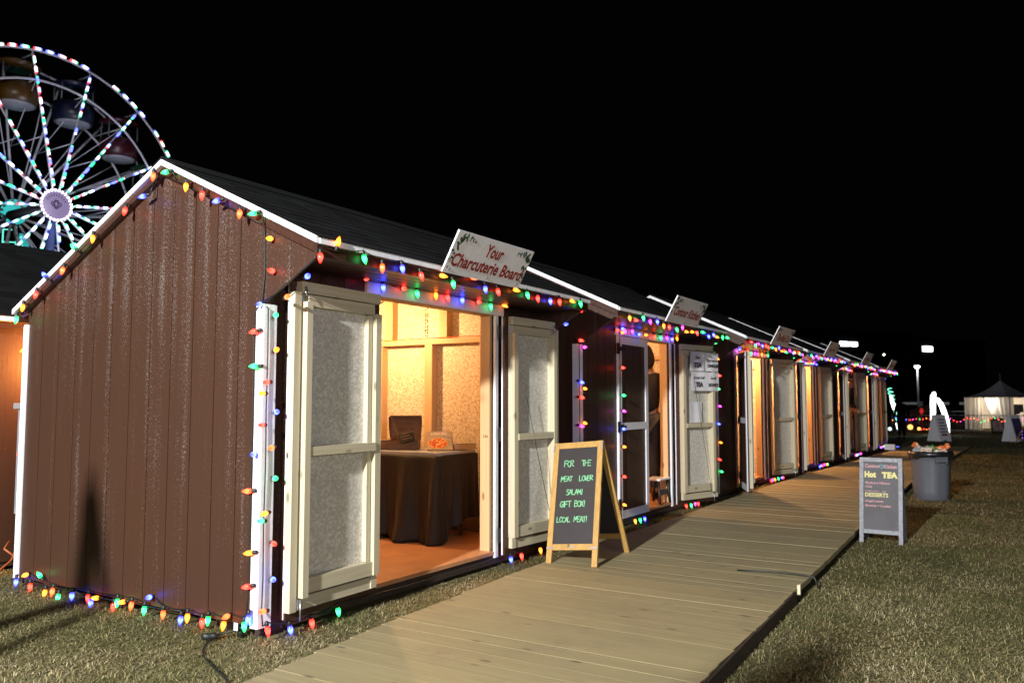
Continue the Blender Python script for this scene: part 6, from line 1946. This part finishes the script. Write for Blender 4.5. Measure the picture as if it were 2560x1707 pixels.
# ------------------------------------------------------------------ grass
def grass():
    rng = np.random.default_rng(5)
    xs, ys, sc = [], [], []
    def scatter(n, x0, x1, f0, f1, size):
        x = rng.uniform(x0, x1, n); u = rng.uniform(0, 1, n)
        a = np.array([f0(v) for v in x]); b = np.array([f1(v) for v in x])
        xs.append(x); ys.append(a + (b - a) * u); sc.append(np.full(n, size))
    rt = lambda v: interp(RIGHT, v) - 0.03
    lf = lambda v: interp(LEFT, v) - 0.01
    cst = lambda c: (lambda v: c)
    scatter(46000, 0.0, 3.2, rt, cst(-4.0), 1.0)
    scatter(60000, 3.2, 7.5, rt, cst(-4.6), 1.05)
    scatter(26000, 7.5, 14, rt, cst(-5.2), 1.35)
    scatter(16000, 14, 27, rt, cst(-6.0), 2.0)
    scatter(12000, 27, 46, cst(3), cst(-6.0), 2.6)
    scatter(16000, -1.3, 3.2, lf, cst(-0.02), 0.95)
    scatter(9000, 3.2, 9, lf, cst(0.0), 1.1)
    scatter(5000, 9, 24, lf, cst(0.0), 1.6)
    scatter(60000, -1.7, 0.02, lambda v: interp(LEFT, v) + 0.0, cst(3.6), 0.95)
    scatter(5000, 0.0, 3.0, cst(2.45), cst(3.1), 1.0)
    x = np.concatenate(xs); y = np.concatenate(ys); s = np.concatenate(sc)
    n = len(x)
    # matted patches: thicker and shorter in turn
    pn = 0.5 + 0.25 * np.sin(x * 3.1 + 1.3 * np.sin(y * 2.3)) + 0.25 * np.sin(y * 4.7 + 1.7 * np.sin(x * 1.9 + 2))
    z = np.where(x < 11, -0.03, -0.03 - 0.0105 * (x - 11)) + 0.001
    ang = rng.uniform(0, 2 * np.pi, n)
    ln = rng.uniform(0.028, 0.062, n) * s * (0.7 + 0.6 * pn)
    lie = rng.beta(3.2, 1.15, n)                       # 0 upright .. 1 lying flat
    h = ln * (1 - 0.90 * lie) * .62 + 0.002 * s + rng.uniform(0, .010, n) * s * lie; hr = ln * (0.25 + 0.75 * lie)
    w = rng.uniform(0.0010, 0.0021, n) * s
    dx, dy = np.cos(ang), np.sin(ang); px, py = -dy, dx
    V = np.empty((n, 5, 3))
    V[:, 0] = np.stack([x - px * w, y - py * w, z + h * lie * .5], 1)
    V[:, 1] = np.stack([x + px * w, y + py * w, z + h * lie * .5], 1)
    mx, my, mz = x + dx * hr * .40, y + dy * hr * .40, z + h * .75
    V[:, 2] = np.stack([mx + px * w * .8, my + py * w * .8, mz], 1)
    V[:, 3] = np.stack([mx - px * w * .8, my - py * w * .8, mz], 1)
    V[:, 4] = np.stack([x + dx * hr, y + dy * hr, z + h * (1 - .35 * lie)], 1)
    me = bpy.data.meshes.new('grass')
    me.vertices.add(n * 5); me.vertices.foreach_set('co', V.reshape(-1))
    b = np.arange(n) * 5
    loops = np.stack([b, b + 1, b + 2, b + 3, b + 3, b + 2, b + 4], 1).reshape(-1)
    me.loops.add(n * 7); me.loops.foreach_set('vertex_index', loops.astype(np.int32))
    me.polygons.add(n * 2)
    st = np.stack([np.arange(n) * 7, np.arange(n) * 7 + 4], 1).reshape(-1)
    me.polygons.foreach_set('loop_start', st.astype(np.int32))
    me.update(calc_edges=True)
    m, nt, bs = mat('turf_blade')
    ri = N(nt, 'ShaderNodeNewGeometry').outputs['Random Per Island']
    tc = N(nt, 'ShaderNodeTexCoord').outputs['Object']
    pt = noise(nt, tc, 0.9, 4, 0.6)
    f = mathn(nt, 'ADD', mathn(nt, 'MULTIPLY', ri, 0.85), mathn(nt, 'MULTIPLY', mathn(nt, 'SUBTRACT', pt, 0.5), 1.5))
    L(nt, ramp(nt, f, [(0.02, (0.090, 0.112, 0.038)), (0.25, (0.160, 0.166, 0.062)), (0.50, (0.260, 0.226, 0.110)), (0.80, (0.360, 0.305, 0.165)), (0.99, (0.56, 0.49, 0.32))]), bs.inputs['Base Color'])
    bs.inputs['Roughness'].default_value = 0.7
    bs.inputs['Specular IOR Level'].default_value = 0.2
    me.materials.append(m)
    o = bpy.data.objects.new('grass', me); COL.objects.link(o)
    tag(o, 'short dry turf, straw and green blades matted together', 'grass', None, 'stuff')
grass()
